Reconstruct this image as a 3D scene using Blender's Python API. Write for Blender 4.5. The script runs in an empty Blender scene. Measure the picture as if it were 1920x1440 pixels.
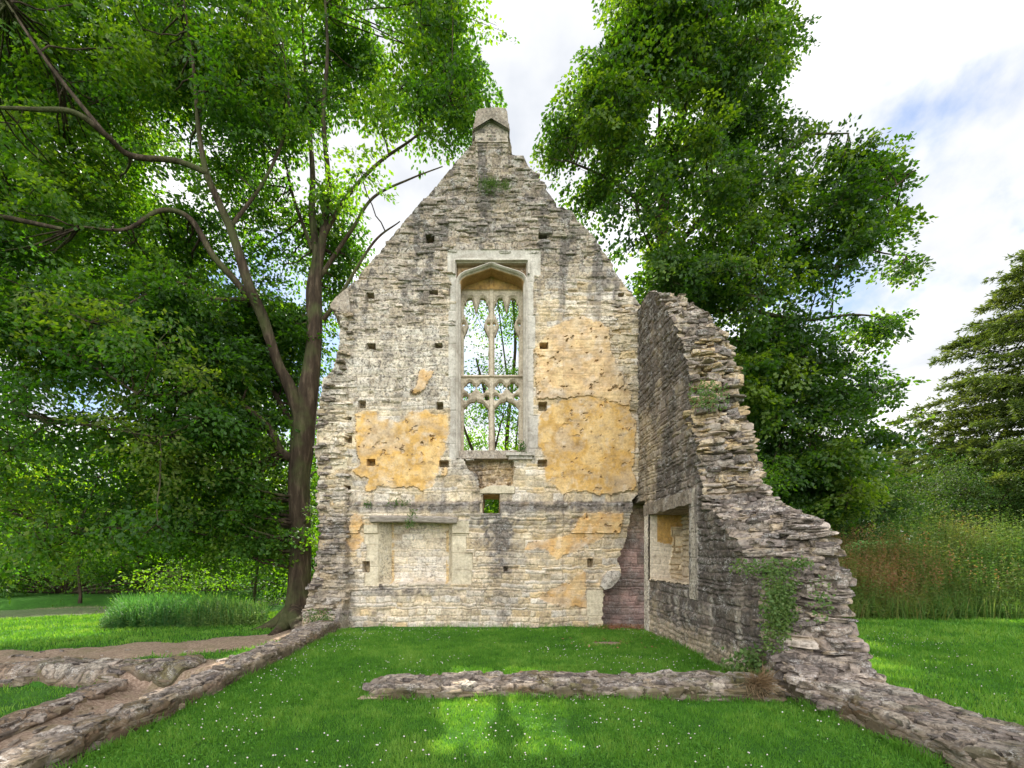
import bpy, math
import numpy as np
from mathutils import Vector

# ------------------------------------------------------------------ camera, world, sun
S = bpy.context.scene
F = 853.0; CX = 920.0; CY = 1045.0; EYE = 1.6; WY = 10.5; K = F / WY
cam = bpy.data.cameras.new("camera"); camo = bpy.data.objects.new("camera", cam)
S.collection.objects.link(camo); S.camera = camo
camo.location = (0, 0, EYE); camo.rotation_euler = (math.radians(90), 0, 0)
cam.sensor_width = 36; cam.lens = F / 1920 * 36
cam.shift_x = (960 - CX) / 1920; cam.shift_y = (CY - 720) / 1920
cam.clip_end = 3000; cam.clip_start = 0.05
S.view_settings.view_transform = 'Standard'; S.view_settings.look = 'None'
S.view_settings.exposure = 1.2; S.view_settings.gamma = 1
S.cycles.max_bounces = 6; S.cycles.diffuse_bounces = 4; S.cycles.transmission_bounces = 4

SUN_EL = math.radians(46.5); SUN_AZ = math.radians(-1.0)     # azimuth from +Y towards +X
sdir = Vector((math.sin(SUN_AZ) * math.cos(SUN_EL), math.cos(SUN_AZ) * math.cos(SUN_EL), math.sin(SUN_EL)))
sl = bpy.data.lights.new("sun", 'SUN'); sl.energy = 5.0; sl.angle = math.radians(0.5); sl.color = (1, 0.95, 0.84)
so = bpy.data.objects.new("sun", sl); S.collection.objects.link(so)
so.rotation_euler = (-sdir).to_track_quat('-Z', 'Y').to_euler(); so.location = (0, 30, 30)

W = bpy.data.worlds.new("World"); S.world = W; W.use_nodes = True
wt = W.node_tree; wt.nodes.clear()
def N(t, typ, **kw):
    n = t.nodes.new(typ)
    for k, v in kw.items():
        if k.startswith('i_'):
            n.inputs[k[2:].replace('_', ' ')].default_value = v
        else: setattr(n, k, v)
    return n
def L(t, a, b): t.links.new(a, b)
def math_n(t, op, a, b=None, c=None, clamp=False):
    n = t.nodes.new('ShaderNodeMath'); n.operation = op; n.use_clamp = clamp
    for i, v in enumerate((a, b, c)):
        if v is None: continue
        if isinstance(v, (int, float)): n.inputs[i].default_value = v
        else: t.links.new(v, n.inputs[i])
    return n.outputs[0]
def ramp(t, fac, stops, interp='LINEAR'):
    n = t.nodes.new('ShaderNodeValToRGB'); n.color_ramp.interpolation = interp
    el = n.color_ramp.elements
    while len(el) < len(stops): el.new(0.5)
    for e, (p, c) in zip(el, stops):
        e.position = p; e.color = c if len(c) == 4 else (*c, 1)
    t.links.new(fac, n.inputs[0]); return n.outputs[0]
def mix_c(t, fac, a, b, typ='MIX'):
    n = t.nodes.new('ShaderNodeMix'); n.data_type = 'RGBA'; n.blend_type = typ
    for idx, v in ((0, fac), (6, a), (7, b)):
        if isinstance(v, (int, float)): n.inputs[idx].default_value = v
        elif isinstance(v, tuple): n.inputs[idx].default_value = (*v, 1) if len(v) == 3 else v
        else: t.links.new(v, n.inputs[idx])
    return n.outputs[2]
def build_world(t):
    out = N(t, 'ShaderNodeOutputWorld'); bg = N(t, 'ShaderNodeBackground')
    sky = N(t, 'ShaderNodeTexSky', sky_type='NISHITA', sun_disc=False, sun_elevation=SUN_EL, sun_rotation=SUN_AZ)
    sky.air_density = 1.0; sky.dust_density = 0.6; sky.ozone_density = 2.5
    tc = N(t, 'ShaderNodeTexCoord'); sep = N(t, 'ShaderNodeSeparateXYZ'); L(t, tc.outputs['Generated'], sep.inputs[0])
    zz = math_n(t, 'ADD', math_n(t, 'MAXIMUM', sep.outputs[2], 0.0), 0.22)
    cx = math_n(t, 'DIVIDE', sep.outputs[0], zz); cy = math_n(t, 'DIVIDE', sep.outputs[1], zz)
    cmb = N(t, 'ShaderNodeCombineXYZ'); L(t, cx, cmb.inputs[0]); L(t, cy, cmb.inputs[1]); cmb.inputs[2].default_value = 5.1
    nz = N(t, 'ShaderNodeTexNoise', i_Scale=1.15, i_Detail=9.0, i_Roughness=0.56, i_Distortion=0.35); L(t, cmb.outputs[0], nz.inputs['Vector'])
    mask = ramp(t, nz.outputs[0], [(0.385, (0, 0, 0)), (0.515, (1, 1, 1))], 'EASE')
    nz2 = N(t, 'ShaderNodeTexNoise', i_Scale=1.7, i_Detail=6.0, i_Roughness=0.55); L(t, cmb.outputs[0], nz2.inputs['Vector'])
    shade = ramp(t, nz2.outputs[0], [(0.32, (0.52, 0.55, 0.60)), (0.46, (0.68, 0.69, 0.71)), (0.56, (0.92, 0.92, 0.92))], 'EASE')
    # clouds behind the camera are boosted as added fill light for the shaded wall
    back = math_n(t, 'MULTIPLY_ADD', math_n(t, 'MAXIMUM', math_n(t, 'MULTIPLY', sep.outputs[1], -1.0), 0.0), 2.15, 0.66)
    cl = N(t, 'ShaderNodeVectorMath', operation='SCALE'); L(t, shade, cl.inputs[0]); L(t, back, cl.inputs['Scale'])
    sk = N(t, 'ShaderNodeVectorMath', operation='SCALE', i_Scale=0.085); L(t, sky.outputs[0], sk.inputs[0])
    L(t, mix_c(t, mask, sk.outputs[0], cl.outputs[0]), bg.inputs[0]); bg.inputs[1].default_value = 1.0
    L(t, bg.outputs[0], out.inputs[0])
build_world(wt)

# ------------------------------------------------------------------ helpers
rng = np.random.default_rng(7)
def P(px, py, Y): return np.array([(px - CX) * Y / F, Y, EYE - (py - CY) * Y / F])
def sstep(a, b, x):
    t = np.clip((x - a) / (b - a), 0, 1); return t * t * (3 - 2 * t)
def h3(i, j, k=0, s=0):
    M = 0xffffffff
    n = (np.asarray(i, np.int64) * 374761393 + np.asarray(j, np.int64) * 668265263 + np.asarray(k, np.int64) * 1440662683 + int(s) * 974634777) & M
    n = ((n ^ (n >> 13)) * 1274126177) & M
    n = ((n ^ (n >> 16)) * 2246822519) & M
    return ((n ^ (n >> 13)) & 0xffffff) / float(0xffffff)
def vn(x, y, z=0.0, s=0):
    x = np.asarray(x, float); y = np.asarray(y, float); z = np.asarray(z, float) + 0 * x
    xi, yi, zi = np.floor(x), np.floor(y), np.floor(z)
    u, v, w = x - xi, y - yi, z - zi
    u = u * u * (3 - 2 * u); v = v * v * (3 - 2 * v); w = w * w * (3 - 2 * w)
    xi = xi.astype(np.int64); yi = yi.astype(np.int64); zi = zi.astype(np.int64)
    r = 0
    for a in (0, 1):
        for b in (0, 1):
            for c in (0, 1):
                r = r + h3(xi + a, yi + b, zi + c, s) * (u if a else 1 - u) * (v if b else 1 - v) * (w if c else 1 - w)
    return r * 2 - 1
def fbm(x, y, z=0.0, s=0, o=4):
    r = 0; a = 0.55
    for k in range(o):
        r = r + a * vn(x * 2 ** k, y * 2 ** k, np.asarray(z) * 2 ** k, s + k * 17); a *= 0.5
    return r
def mk(name, v, fl, mat=None, parent=None, attrs=None, smooth=False):
    """v (n,3); fl list of face arrays (m,3) or (m,4)"""
    me = bpy.data.meshes.new(name); v = np.ascontiguousarray(v, dtype=np.float32)
    fl = [f for f in fl if len(f)]
    me.vertices.add(len(v)); me.vertices.foreach_set('co', v.ravel())
    idx = np.concatenate([f.ravel() for f in fl]).astype(np.int32)
    tot = np.concatenate([np.full(len(f), f.shape[1], np.int32) for f in fl])
    st = np.concatenate([[0], np.cumsum(tot)[:-1]]).astype(np.int32)
    me.loops.add(len(idx)); me.loops.foreach_set('vertex_index', idx)
    me.polygons.add(len(tot)); me.polygons.foreach_set('loop_start', st)
    me.polygons.foreach_set('loop_total', tot)
    me.polygons.foreach_set('use_smooth', np.full(len(tot), smooth, bool))
    for k, a in (attrs or {}).items():
        a = np.ascontiguousarray(a, dtype=np.float32)
        if a.ndim == 2:
            at = me.attributes.new(k, 'FLOAT_COLOR', 'POINT')
            at.data.foreach_set('color', np.concatenate([a, np.ones((len(a), 1), np.float32)], 1).ravel())
        else:
            at = me.attributes.new(k, 'FLOAT', 'POINT'); at.data.foreach_set('value', a)
    me.update(calc_edges=True)
    if mat: me.materials.append(mat)
    o = bpy.data.objects.new(name, me); S.collection.objects.link(o)
    if parent: o.parent = parent
    return o
class Acc:
    def __init__(s): s.v = []; s.f = {3: [], 4: []}; s.a = {}; s.n = 0
    def add(s, v, fl, **at):
        for f in fl:
            if len(f): s.f[f.shape[1]].append(f + s.n)
        s.v.append(v); s.n += len(v)
        for k, a in at.items(): s.a.setdefault(k, []).append(a)
    def make(s, name, mat, parent=None, smooth=False):
        fl = [np.concatenate(s.f[k]) for k in (3, 4) if s.f[k]]
        return mk(name, np.concatenate(s.v), fl, mat, parent, {k: np.concatenate(a) for k, a in s.a.items()}, smooth)
def thing(name, label, cat, loc=(0, 0, 0), group=None):
    o = bpy.data.objects.new(name, None); S.collection.objects.link(o); o.empty_display_size = 0.2
    o.location = loc; tag(o, label, cat, group); return o
def tag(o, label, cat, group=None, kind=None):
    if label: o['label'] = label
    if cat: o['category'] = cat
    if group: o['group'] = group
    if kind: o['kind'] = kind
    return o
def grid_faces(nr, nc, keep=None, flip=False):
    i, j = np.mgrid[0:nr - 1, 0:nc - 1]
    a = i * nc + j; f = np.stack([a, a + 1, a + nc + 1, a + nc], -1)
    if flip: f = f[..., ::-1]
    return f[keep] if keep is not None else f.reshape(-1, 4)
def pip(px, py, poly):
    c = np.zeros(np.shape(px), bool); n = len(poly)
    for i in range(n):
        x0, y0 = poly[i]; x1, y1 = poly[i - 1]
        if y0 == y1: continue
        c ^= ((y0 > py) != (y1 > py)) & (px < (x1 - x0) * (py - y0) / (y1 - y0) + x0)
    return c
def catmull(pts, k=6):
    pts = np.array(pts, float); p = np.vstack([2 * pts[0] - pts[1], pts, 2 * pts[-1] - pts[-2]]); out = []
    for i in range(1, len(p) - 2):
        for t in np.linspace(0, 1, k, endpoint=False):
            out.append(0.5 * ((2 * p[i]) + (-p[i - 1] + p[i + 1]) * t + (2 * p[i - 1] - 5 * p[i] + 4 * p[i + 1] - p[i + 2]) * t * t + (-p[i - 1] + 3 * p[i] - 3 * p[i + 1] + p[i + 2]) * t ** 3))
    out.append(p[-2]); return np.array(out)
def tube(pts, rad, sides=7, rough=0.0, seed=0):
    pts = np.asarray(pts, float); n = len(pts); rad = np.asarray(rad, float) * np.ones(n)
    d = np.gradient(pts, axis=0); d /= np.linalg.norm(d, axis=1)[:, None] + 1e-9
    ref = np.where(np.abs(d[:, 2:3]) > 0.9, [[1.0, 0.1, 0]], [[0, 0.1, 1.0]])
    m = np.abs(d[:, 2]).mean(); ref = np.tile([[1.0, 0.13, 0.0]] if m > 0.6 else [[0.05, 0.1, 1.0]], (n, 1))
    a = np.cross(d, ref); a /= np.linalg.norm(a, axis=1)[:, None] + 1e-9; b = np.cross(d, a)
    th = np.linspace(0, 2 * np.pi, sides, endpoint=False)
    r = rad[:, None] * np.ones((1, sides))
    if rough: r = r * (1 + rough * vn(np.cos(th)[None] * 1.6 + seed, np.sin(th)[None] * 1.6 + 0 * r, pts[:, 2:3] * 0.9 + 0 * r, 3))
    v = pts[:, None] + r[..., None] * (np.cos(th)[None, :, None] * a[:, None] + np.sin(th)[None, :, None] * b[:, None])
    i, j = np.mgrid[0:n - 1, 0:sides]; j2 = (j + 1) % sides
    f = np.stack([i * sides + j, i * sides + j2, (i + 1) * sides + j2, (i + 1) * sides + j], -1).reshape(-1, 4)
    return v.reshape(-1, 3), f
def box(x0, x1, y0, y1, z0, z1):
    v = np.array([(x, y, z) for z in (z0, z1) for y in (y0, y1) for x in (x0, x1)], float)
    f = np.array([[0, 2, 3, 1], [4, 5, 7, 6], [0, 1, 5, 4], [2, 6, 7, 3], [0, 4, 6, 2], [1, 3, 7, 5]])
    return v, f

# ------------------------------------------------------------------ materials
def new_mat(name):
    m = bpy.data.materials.new(name); m.use_nodes = True; t = m.node_tree; t.nodes.clear()
    out = N(t, 'ShaderNodeOutputMaterial'); b = N(t, 'ShaderNodeBsdfPrincipled'); L(t, b.outputs[0], out.inputs[0])
    b.inputs['Specular IOR Level'].default_value = 0.2
    return m, t, b, out
def stone_mat(name, attr='Col', lichen=0.5, bump=0.5, rough=0.92, joint=True):
    m, t, b, out = new_mat(name); b.inputs['Roughness'].default_value = rough
    tc = N(t, 'ShaderNodeTexCoord').outputs['Object']
    col = N(t, 'ShaderNodeAttribute', attribute_name=attr).outputs['Color']
    n1 = N(t, 'ShaderNodeTexNoise', i_Scale=22.0, i_Detail=6.0, i_Roughness=0.72); L(t, tc, n1.inputs['Vector'])
    lm0 = N(t, 'ShaderNodeAttribute', attribute_name='lich').outputs['Fac']
    grain = math_n(t, 'MULTIPLY_ADD', lm0, 0.75, 0.22, clamp=True)
    col = mix_c(t, grain, col, mix_c(t, 1.0, col, ramp(t, n1.outputs[0], [(0.34, (0.52, 0.49, 0.46)), (0.5, (0.96, 0.95, 0.93)), (0.66, (1.34, 1.31, 1.27))]), 'MULTIPLY'))
    n5 = N(t, 'ShaderNodeTexNoise', i_Scale=4.2, i_Detail=7.0, i_Roughness=0.66); L(t, tc, n5.inputs['Vector'])
    col = mix_c(t, 1.0, col, ramp(t, n5.outputs[0], [(0.32, (0.70, 0.67, 0.64)), (0.5, (1.0, 0.99, 0.98)), (0.66, (1.16, 1.16, 1.15))]), 'MULTIPLY')
    n2 = N(t, 'ShaderNodeTexNoise', i_Scale=5.0, i_Detail=8.0, i_Roughness=0.75); L(t, tc, n2.inputs['Vector'])
    n3 = N(t, 'ShaderNodeTexNoise', i_Scale=60.0, i_Detail=3.0, i_Roughness=0.6); L(t, tc, n3.inputs['Vector'])
    lm = N(t, 'ShaderNodeAttribute', attribute_name='lich').outputs['Fac']
    spot = math_n(t, 'MULTIPLY', ramp(t, n2.outputs[0], [(0.50, (0, 0, 0)), (0.60, (1, 1, 1))]), ramp(t, n3.outputs[0], [(0.46, (0, 0, 0)), (0.56, (1, 1, 1))]))
    col = mix_c(t, math_n(t, 'MULTIPLY', math_n(t, 'MULTIPLY', spot, lm), lichen, clamp=True), col, (0.72, 0.70, 0.66))
    n4 = N(t, 'ShaderNodeTexNoise', i_Scale=17.0, i_Detail=5.0, i_Roughness=0.65); L(t, tc, n4.inputs['Vector'])
    dk = math_n(t, 'MULTIPLY', ramp(t, n4.outputs[0], [(0.505, (0, 0, 0)), (0.60, (1, 1, 1))]), math_n(t, 'MULTIPLY', lm, 0.8, clamp=True), clamp=True)
    col = mix_c(t, dk, col, (0.06, 0.052, 0.046))
    L(t, col, b.inputs['Base Color'])
    nb = N(t, 'ShaderNodeTexNoise', i_Scale=30.0, i_Detail=7.0, i_Roughness=0.72); L(t, tc, nb.inputs['Vector'])
    vo = N(t, 'ShaderNodeTexVoronoi', i_Scale=26.0, feature='F1'); L(t, tc, vo.inputs['Vector'])
    ht = math_n(t, 'ADD', nb.outputs[0], math_n(t, 'MULTIPLY', vo.outputs['Distance'], 0.35))
    bp = N(t, 'ShaderNodeBump', i_Distance=0.035); L(t, math_n(t, 'MULTIPLY', grain, bump), bp.inputs['Strength']); L(t, ht, bp.inputs['Height']); L(t, bp.outputs[0], b.inputs['Normal'])
    return m
M_wall = stone_mat('weathered_rubble', lichen=0.55, bump=0.75)
M_ash = stone_mat('ashlar_limestone', lichen=0.15, bump=0.22)
M_low = stone_mat('low_wall_rubble', lichen=0.4, bump=0.85)
def leaf_mat(name, c0, c1, c2, trans=0.5, tcol=(1.3, 1.35, 0.55), gloss=0.35):
    m, t, b, out = new_mat(name)
    r = N(t, 'ShaderNodeAttribute', attribute_name='rnd').outputs['Fac']
    col = ramp(t, r, [(0.0, c0), (0.5, c1), (1.0, c2)])
    L(t, col, b.inputs['Base Color']); b.inputs['Roughness'].default_value = 0.5; b.inputs['Specular IOR Level'].default_value = gloss
    tr = N(t, 'ShaderNodeBsdfTranslucent'); L(t, mix_c(t, 1.0, col, tcol, 'MULTIPLY'), tr.inputs[0])
    mx = N(t, 'ShaderNodeMixShader', i_Fac=trans); L(t, b.outputs[0], mx.inputs[1]); L(t, tr.outputs[0], mx.inputs[2])
    L(t, mx.outputs[0], out.inputs[0]); return m
M_beech = leaf_mat('beech_leaf', (0.022, 0.058, 0.009), (0.042, 0.102, 0.012), (0.105, 0.160, 0.022), 0.50, (3.0, 3.2, 0.42))
M_beech2 = leaf_mat('beech_mast_leaf', (0.024, 0.064, 0.010), (0.048, 0.112, 0.014), (0.115, 0.145, 0.030), 0.52, (3.2, 3.6, 0.45))
M_lime = leaf_mat('far_leaf', (0.040, 0.095, 0.012), (0.070, 0.145, 0.016), (0.12, 0.19, 0.025), 0.6, (3.0, 3.0, 0.4))
M_dark = leaf_mat('maple_leaf', (0.017, 0.044, 0.008), (0.034, 0.078, 0.011), (0.100, 0.145, 0.022), 0.45, (3.0, 3.2, 0.42))
M_ivyc = leaf_mat('shrub_leaf', (0.014, 0.036, 0.009), (0.026, 0.058, 0.013), (0.06, 0.09, 0.024), 0.30, (2.2, 2.4, 0.7), 0.08)
M_yew = leaf_mat('yew_needle', (0.032, 0.058, 0.016), (0.062, 0.092, 0.022), (0.11, 0.135, 0.035), 0.35, (2.0, 2.0, 0.8), 0.1)
M_grass = leaf_mat('grass_blade', (0.065, 0.185, 0.020), (0.105, 0.262, 0.030), (0.19, 0.33, 0.06), 0.4, (1.9, 1.7, 0.6), 0.2)
M_weed = leaf_mat('tall_weed', (0.060, 0.135, 0.028), (0.130, 0.165, 0.045), (0.25, 0.125, 0.075), 0.40, (1.8, 1.8, 0.8), 0.1)
M_reed = leaf_mat('reed_leaf', (0.040, 0.13, 0.045), (0.07, 0.19, 0.05), (0.20, 0.28, 0.08), 0.45, (1.9, 1.9, 0.8))
M_wallplant = leaf_mat('wall_plant', (0.05, 0.11, 0.025), (0.09, 0.16, 0.035), (0.16, 0.20, 0.06), 0.4, (1.6, 1.6, 0.8))
M_dryg = leaf_mat('dry_grass', (0.16, 0.12, 0.06), (0.24, 0.16, 0.09), (0.30, 0.22, 0.13), 0.3, (1.2, 1.1, 0.9))
def bark_mat():
    m, t, b, out = new_mat('bark'); b.inputs['Roughness'].default_value = 0.9
    tc = N(t, 'ShaderNodeTexCoord').outputs['Object']
    mp = N(t, 'ShaderNodeMapping'); mp.inputs['Scale'].default_value = (9, 9, 1.6); L(t, tc, mp.inputs[0])
    n1 = N(t, 'ShaderNodeTexNoise', i_Scale=1.0, i_Detail=8.0, i_Roughness=0.65); L(t, mp.outputs[0], n1.inputs['Vector'])
    n2 = N(t, 'ShaderNodeTexNoise', i_Scale=1.3, i_Detail=4.0); L(t, tc, n2.inputs['Vector'])
    c = ramp(t, n1.outputs[0], [(0.3, (0.022, 0.015, 0.010)), (0.52, (0.055, 0.038, 0.024)), (0.66, (0.12, 0.088, 0.06))])
    c = mix_c(t, ramp(t, n2.outputs[0], [(0.48, (0, 0, 0)), (0.62, (0.6, 0.6, 0.6))]), c, (0.075, 0.09, 0.03))
    L(t, c, b.inputs['Base Color'])
    bp = N(t, 'ShaderNodeBump', i_Strength=1.0, i_Distance=0.09); L(t, n1.outputs[0], bp.inputs['Height']); L(t, bp.outputs[0], b.inputs['Normal'])
    return m
M_bark = bark_mat()
def simple_noise_mat(name, ca, cb, scale, rough=0.9, bump=0.4, dist=0.03, stretch=(1, 1, 1)):
    m, t, b, out = new_mat(name); b.inputs['Roughness'].default_value = rough
    tc = N(t, 'ShaderNodeTexCoord').outputs['Object']
    mp = N(t, 'ShaderNodeMapping'); mp.inputs['Scale'].default_value = stretch; L(t, tc, mp.inputs[0])
    n1 = N(t, 'ShaderNodeTexNoise', i_Scale=scale, i_Detail=8.0, i_Roughness=0.68); L(t, mp.outputs[0], n1.inputs['Vector'])
    L(t, ramp(t, n1.outputs[0], [(0.33, ca), (0.66, cb)]), b.inputs['Base Color'])
    bp = N(t, 'ShaderNodeBump', i_Strength=bump, i_Distance=dist); L(t, n1.outputs[0], bp.inputs['Height']); L(t, bp.outputs[0], b.inputs['Normal'])
    return m
M_timber = simple_noise_mat('old_timber', (0.10, 0.08, 0.062), (0.46, 0.40, 0.33), 14, 0.9, 0.9, 0.03, (0.5, 3, 6))
M_flower = simple_noise_mat('clover_flower', (0.52, 0.40, 0.40), (0.72, 0.66, 0.62), 3, 0.8, 0.1)
def ground_mat():
    m, t, b, out = new_mat('ground'); b.inputs['Roughness'].default_value = 0.95
    tc = N(t, 'ShaderNodeTexCoord').outputs['Object']
    dirt = N(t, 'ShaderNodeAttribute', attribute_name='dirt').outputs['Fac']
    n1 = N(t, 'ShaderNodeTexNoise', i_Scale=2.2, i_Detail=9.0, i_Roughness=0.7); L(t, tc, n1.inputs['Vector'])
    n2 = N(t, 'ShaderNodeTexNoise', i_Scale=26.0, i_Detail=6.0, i_Roughness=0.75); L(t, tc, n2.inputs['Vector'])
    g = ramp(t, n1.outputs[0], [(0.3, (0.026, 0.085, 0.010)), (0.55, (0.042, 0.14, 0.014)), (0.72, (0.085, 0.19, 0.024))])
    g = mix_c(t, 1.0, g, ramp(t, n2.outputs[0], [(0.3, (0.55, 0.55, 0.5)), (0.7, (1.35, 1.35, 1.2))]), 'MULTIPLY')
    d = ramp(t, n2.outputs[0], [(0.3, (0.12, 0.075, 0.05)), (0.5, (0.30, 0.21, 0.15)), (0.68, (0.50, 0.39, 0.30))])
    d = mix_c(t, ramp(t, n1.outputs[0], [(0.5, (0, 0, 0)), (0.62, (0.5, 0.5, 0.5))]), d, (0.17, 0.15, 0.07))
    fac = math_n(t, 'ADD', dirt, math_n(t, 'MULTIPLY', math_n(t, 'SUBTRACT', n2.outputs[0], 0.5), 0.7))
    fac = ramp(t, fac, [(0.42, (0, 0, 0)), (0.56, (1, 1, 1))])
    L(t, mix_c(t, fac, g, d), b.inputs['Base Color'])
    bp = N(t, 'ShaderNodeBump', i_Strength=0.8, i_Distance=0.05); L(t, n2.outputs[0], bp.inputs['Height']); L(t, bp.outputs[0], b.inputs['Normal'])
    return m
M_ground = ground_mat()
def water_mat():
    m, t, b, out = new_mat('river_water'); b.inputs['Base Color'].default_value = (0.17, 0.18, 0.11, 1)
    b.inputs['Roughness'].default_value = 0.22; b.inputs['Specular IOR Level'].default_value = 0.5
    tc = N(t, 'ShaderNodeTexCoord').outputs['Object']
    n1 = N(t, 'ShaderNodeTexNoise', i_Scale=3.0, i_Detail=4.0); L(t, tc, n1.inputs['Vector'])
    bp = N(t, 'ShaderNodeBump', i_Strength=0.15, i_Distance=0.05); L(t, n1.outputs[0], bp.inputs['Height']); L(t, bp.outputs[0], b.inputs['Normal'])
    return m
M_water = water_mat()

# ------------------------------------------------------------------ ground
RIV = np.array([(-60, 12), (-24, 14.5), (-16, 17.0), (-11, 20.5), (0, 26), (20, 30), (60, 34)], float)
def dist_poly(x, y, pl):
    d = np.full(np.shape(x), 1e9)
    for a, b in zip(pl[:-1], pl[1:]):
        ab = b - a; t = np.clip(((x - a[0]) * ab[0] + (y - a[1]) * ab[1]) / (ab @ ab), 0, 1)
        d = np.minimum(d, np.hypot(x - a[0] - t * ab[0], y - a[1] - t * ab[1]))
    return d
def gh(x, y):
    x = np.asarray(x, float); y = np.asarray(y, float)
    h = 0.02 * fbm(x * 0.5, y * 0.5, 0, 5, 3) + 0.012 * vn(x * 2.3, y * 2.3, 0, 9)
    wob = 0.12 * vn(x * 1.3, y * 1.3, 0, 21) + 0.05 * vn(x * 4, y * 4, 0, 22)
    left = sstep(-3.45, -3.7, x)
    h = h - 0.16 * left * sstep(-3.6, -5.0, x)
    s = left * sstep(7.15, 6.95, y + wob * 0.6) * sstep(-9.6, -9.2, x)
    lvl = -0.46 * sstep(-3.6, -3.8, x) + 0.24 * sstep(-4.35, -4.50, x + wob) - 0.03 + 0.10 * sstep(-5.35, -5.5, x + wob * .6) - 0.06 * sstep(-5.75, -5.9, x + wob * .6)
    fade = sstep(8.8, 6.6, y)
    h = h + lvl * s
    h = h + 0.05 * fbm(x * 1.7, y * 1.7, 0, 44, 4) * left * sstep(10.5, 9, y)
    rb = sstep(4.6, 6.2, x) * sstep(11.6, 15.5, y - 0.02 * x)
    h = h + (1.40 + .06 * np.clip(x - 8, 0, 10)) * rb + 0.5 * sstep(15, 24, y) * sstep(4, 9, x)
    d = dist_poly(x, y, RIV)
    h = h - 0.95 * sstep(3.6, 2.4, d + 0.25 * vn(x * 0.8, y * 0.8, 0, 6))
    # gentle tilt towards the river on the left
    h = h - 0.10 * sstep(-5, -12, x) * sstep(6, 12, y)
    return h
DPATH = np.array([(-13, 6.6), (-9, 7.7), (-7.4, 8.2), (-5.6, 9.0), (-4.6, 9.9), (-4.3, 10.8)], float)
def dirt_mask(x, y):
    left = sstep(-3.45, -3.75, x)
    wob = 0.25 * vn(x * 1.1, y * 1.1, 0, 31) + 0.10 * vn(x * 4, y * 4, 0, 32)
    d = sstep(1.15, 0.6, dist_poly(x, y, DPATH) + wob) * left
    trench = left * sstep(7.4, 7.1, y + wob * .3) * sstep(-5.95, -5.6, x + wob * 0.3)
    strip = left * sstep(8.3, 7.6, y + wob) * sstep(6.9, 7.2, y)
    corner = sstep(0.42, 0.25, np.hypot((x - 2.2) / 1.0, (y - 8.5) / 0.55) + wob * .4) * 0.75
    corner2 = sstep(2.5, 2.8, x) * sstep(10.2, 10.45, y + wob * .3) * sstep(4.4, 4.2, x)
    bankk = sstep(3.5, 2.6, dist_poly(x, y, RIV)) 
    return np.clip(np.maximum.reduce([d, trench, strip, corner, corner2, bankk]), 0, 1)
def axis(lo, hi, flo, fhi, st):
    fine = np.arange(flo, fhi, st)
    g1 = flo - np.cumsum(st * 1.25 ** np.arange(1, 60)); g1 = g1[g1 > lo][::-1]
    g2 = fine[-1] + np.cumsum(st * 1.25 ** np.arange(1, 60)); g2 = g2[g2 < hi]
    return np.concatenate([[lo], g1, fine, g2, [hi]])
gx = axis(-700, 700, -9.5, 7.0, 0.05); gy = axis(-200, 900, 2.2, 12.5, 0.05)
GX, GY = np.meshgrid(gx, gy)
mk('ground', np.stack([GX, GY, gh(GX, GY)], -1).reshape(-1, 3), [grid_faces(*GX.shape)], M_ground,
   attrs={'dirt': dirt_mask(GX, GY).ravel()}, smooth=True)['kind'] = 'structure'
v, f = np.array([(-80, 8, -0.60), (80, 8, -0.60), (80, 50, -0.60), (-80, 50, -0.60)], float), np.array([[0, 1, 2, 3]])
tag(mk('water', v, [f], M_water), None, None, kind='structure')

# ------------------------------------------------------------------ masonry
def bounds_for(ch, seed, lo=-2.0, hi=14.0):
    r = np.random.default_rng(seed); b = [lo]
    while b[-1] < hi: b.append(b[-1] + r.uniform(*ch) * (1.55 if r.random() < 0.15 else 1))
    return np.array(b)
def courses(u, v, seed, ch=(0.05, 0.165), sw=(0.15, 0.52), warp=0.045):
    uu = u + warp * 0.8 * fbm(u * 2.5, v * 2.5, 0, seed, 2)
    vv = v + warp * fbm(u * 0.9, v * 0.9, 0, seed + 1, 2) + 0.020 * vn(u * 6, v * 6, 0, seed + 2)
    B = bounds_for(ch, seed); r = np.clip(np.searchsorted(B, vv) - 1, 0, len(B) - 2)
    v0, v1 = B[r], B[r + 1]
    w = sw[0] + (sw[1] - sw[0]) * h3(r, 5, 0, seed)
    t = (uu + 7.3 * h3(r, 9, 0, seed)) / w; k = np.floor(t).astype(np.int64)
    jit = lambda q: q + 0.42 * (2 * h3(q, r, 2, seed) - 1)
    k = np.where(t < jit(k), k - 1, k); k = np.where(t >= jit(k + 1), k + 1, k)
    du = np.minimum(t - jit(k), jit(k + 1) - t) * w; dv = np.minimum(vv - v0, v1 - vv)
    d = np.clip(du * dv / np.sqrt(du * du + dv * dv + 1e-9), 0, 1)
    id1, id2, id3 = h3(k, r, 3, seed), h3(k, r, 4, seed), h3(k, r, 6, seed)
    up = (vv - v0) / (v1 - v0)
    return d, id1, id2, id3, r, up
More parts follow.
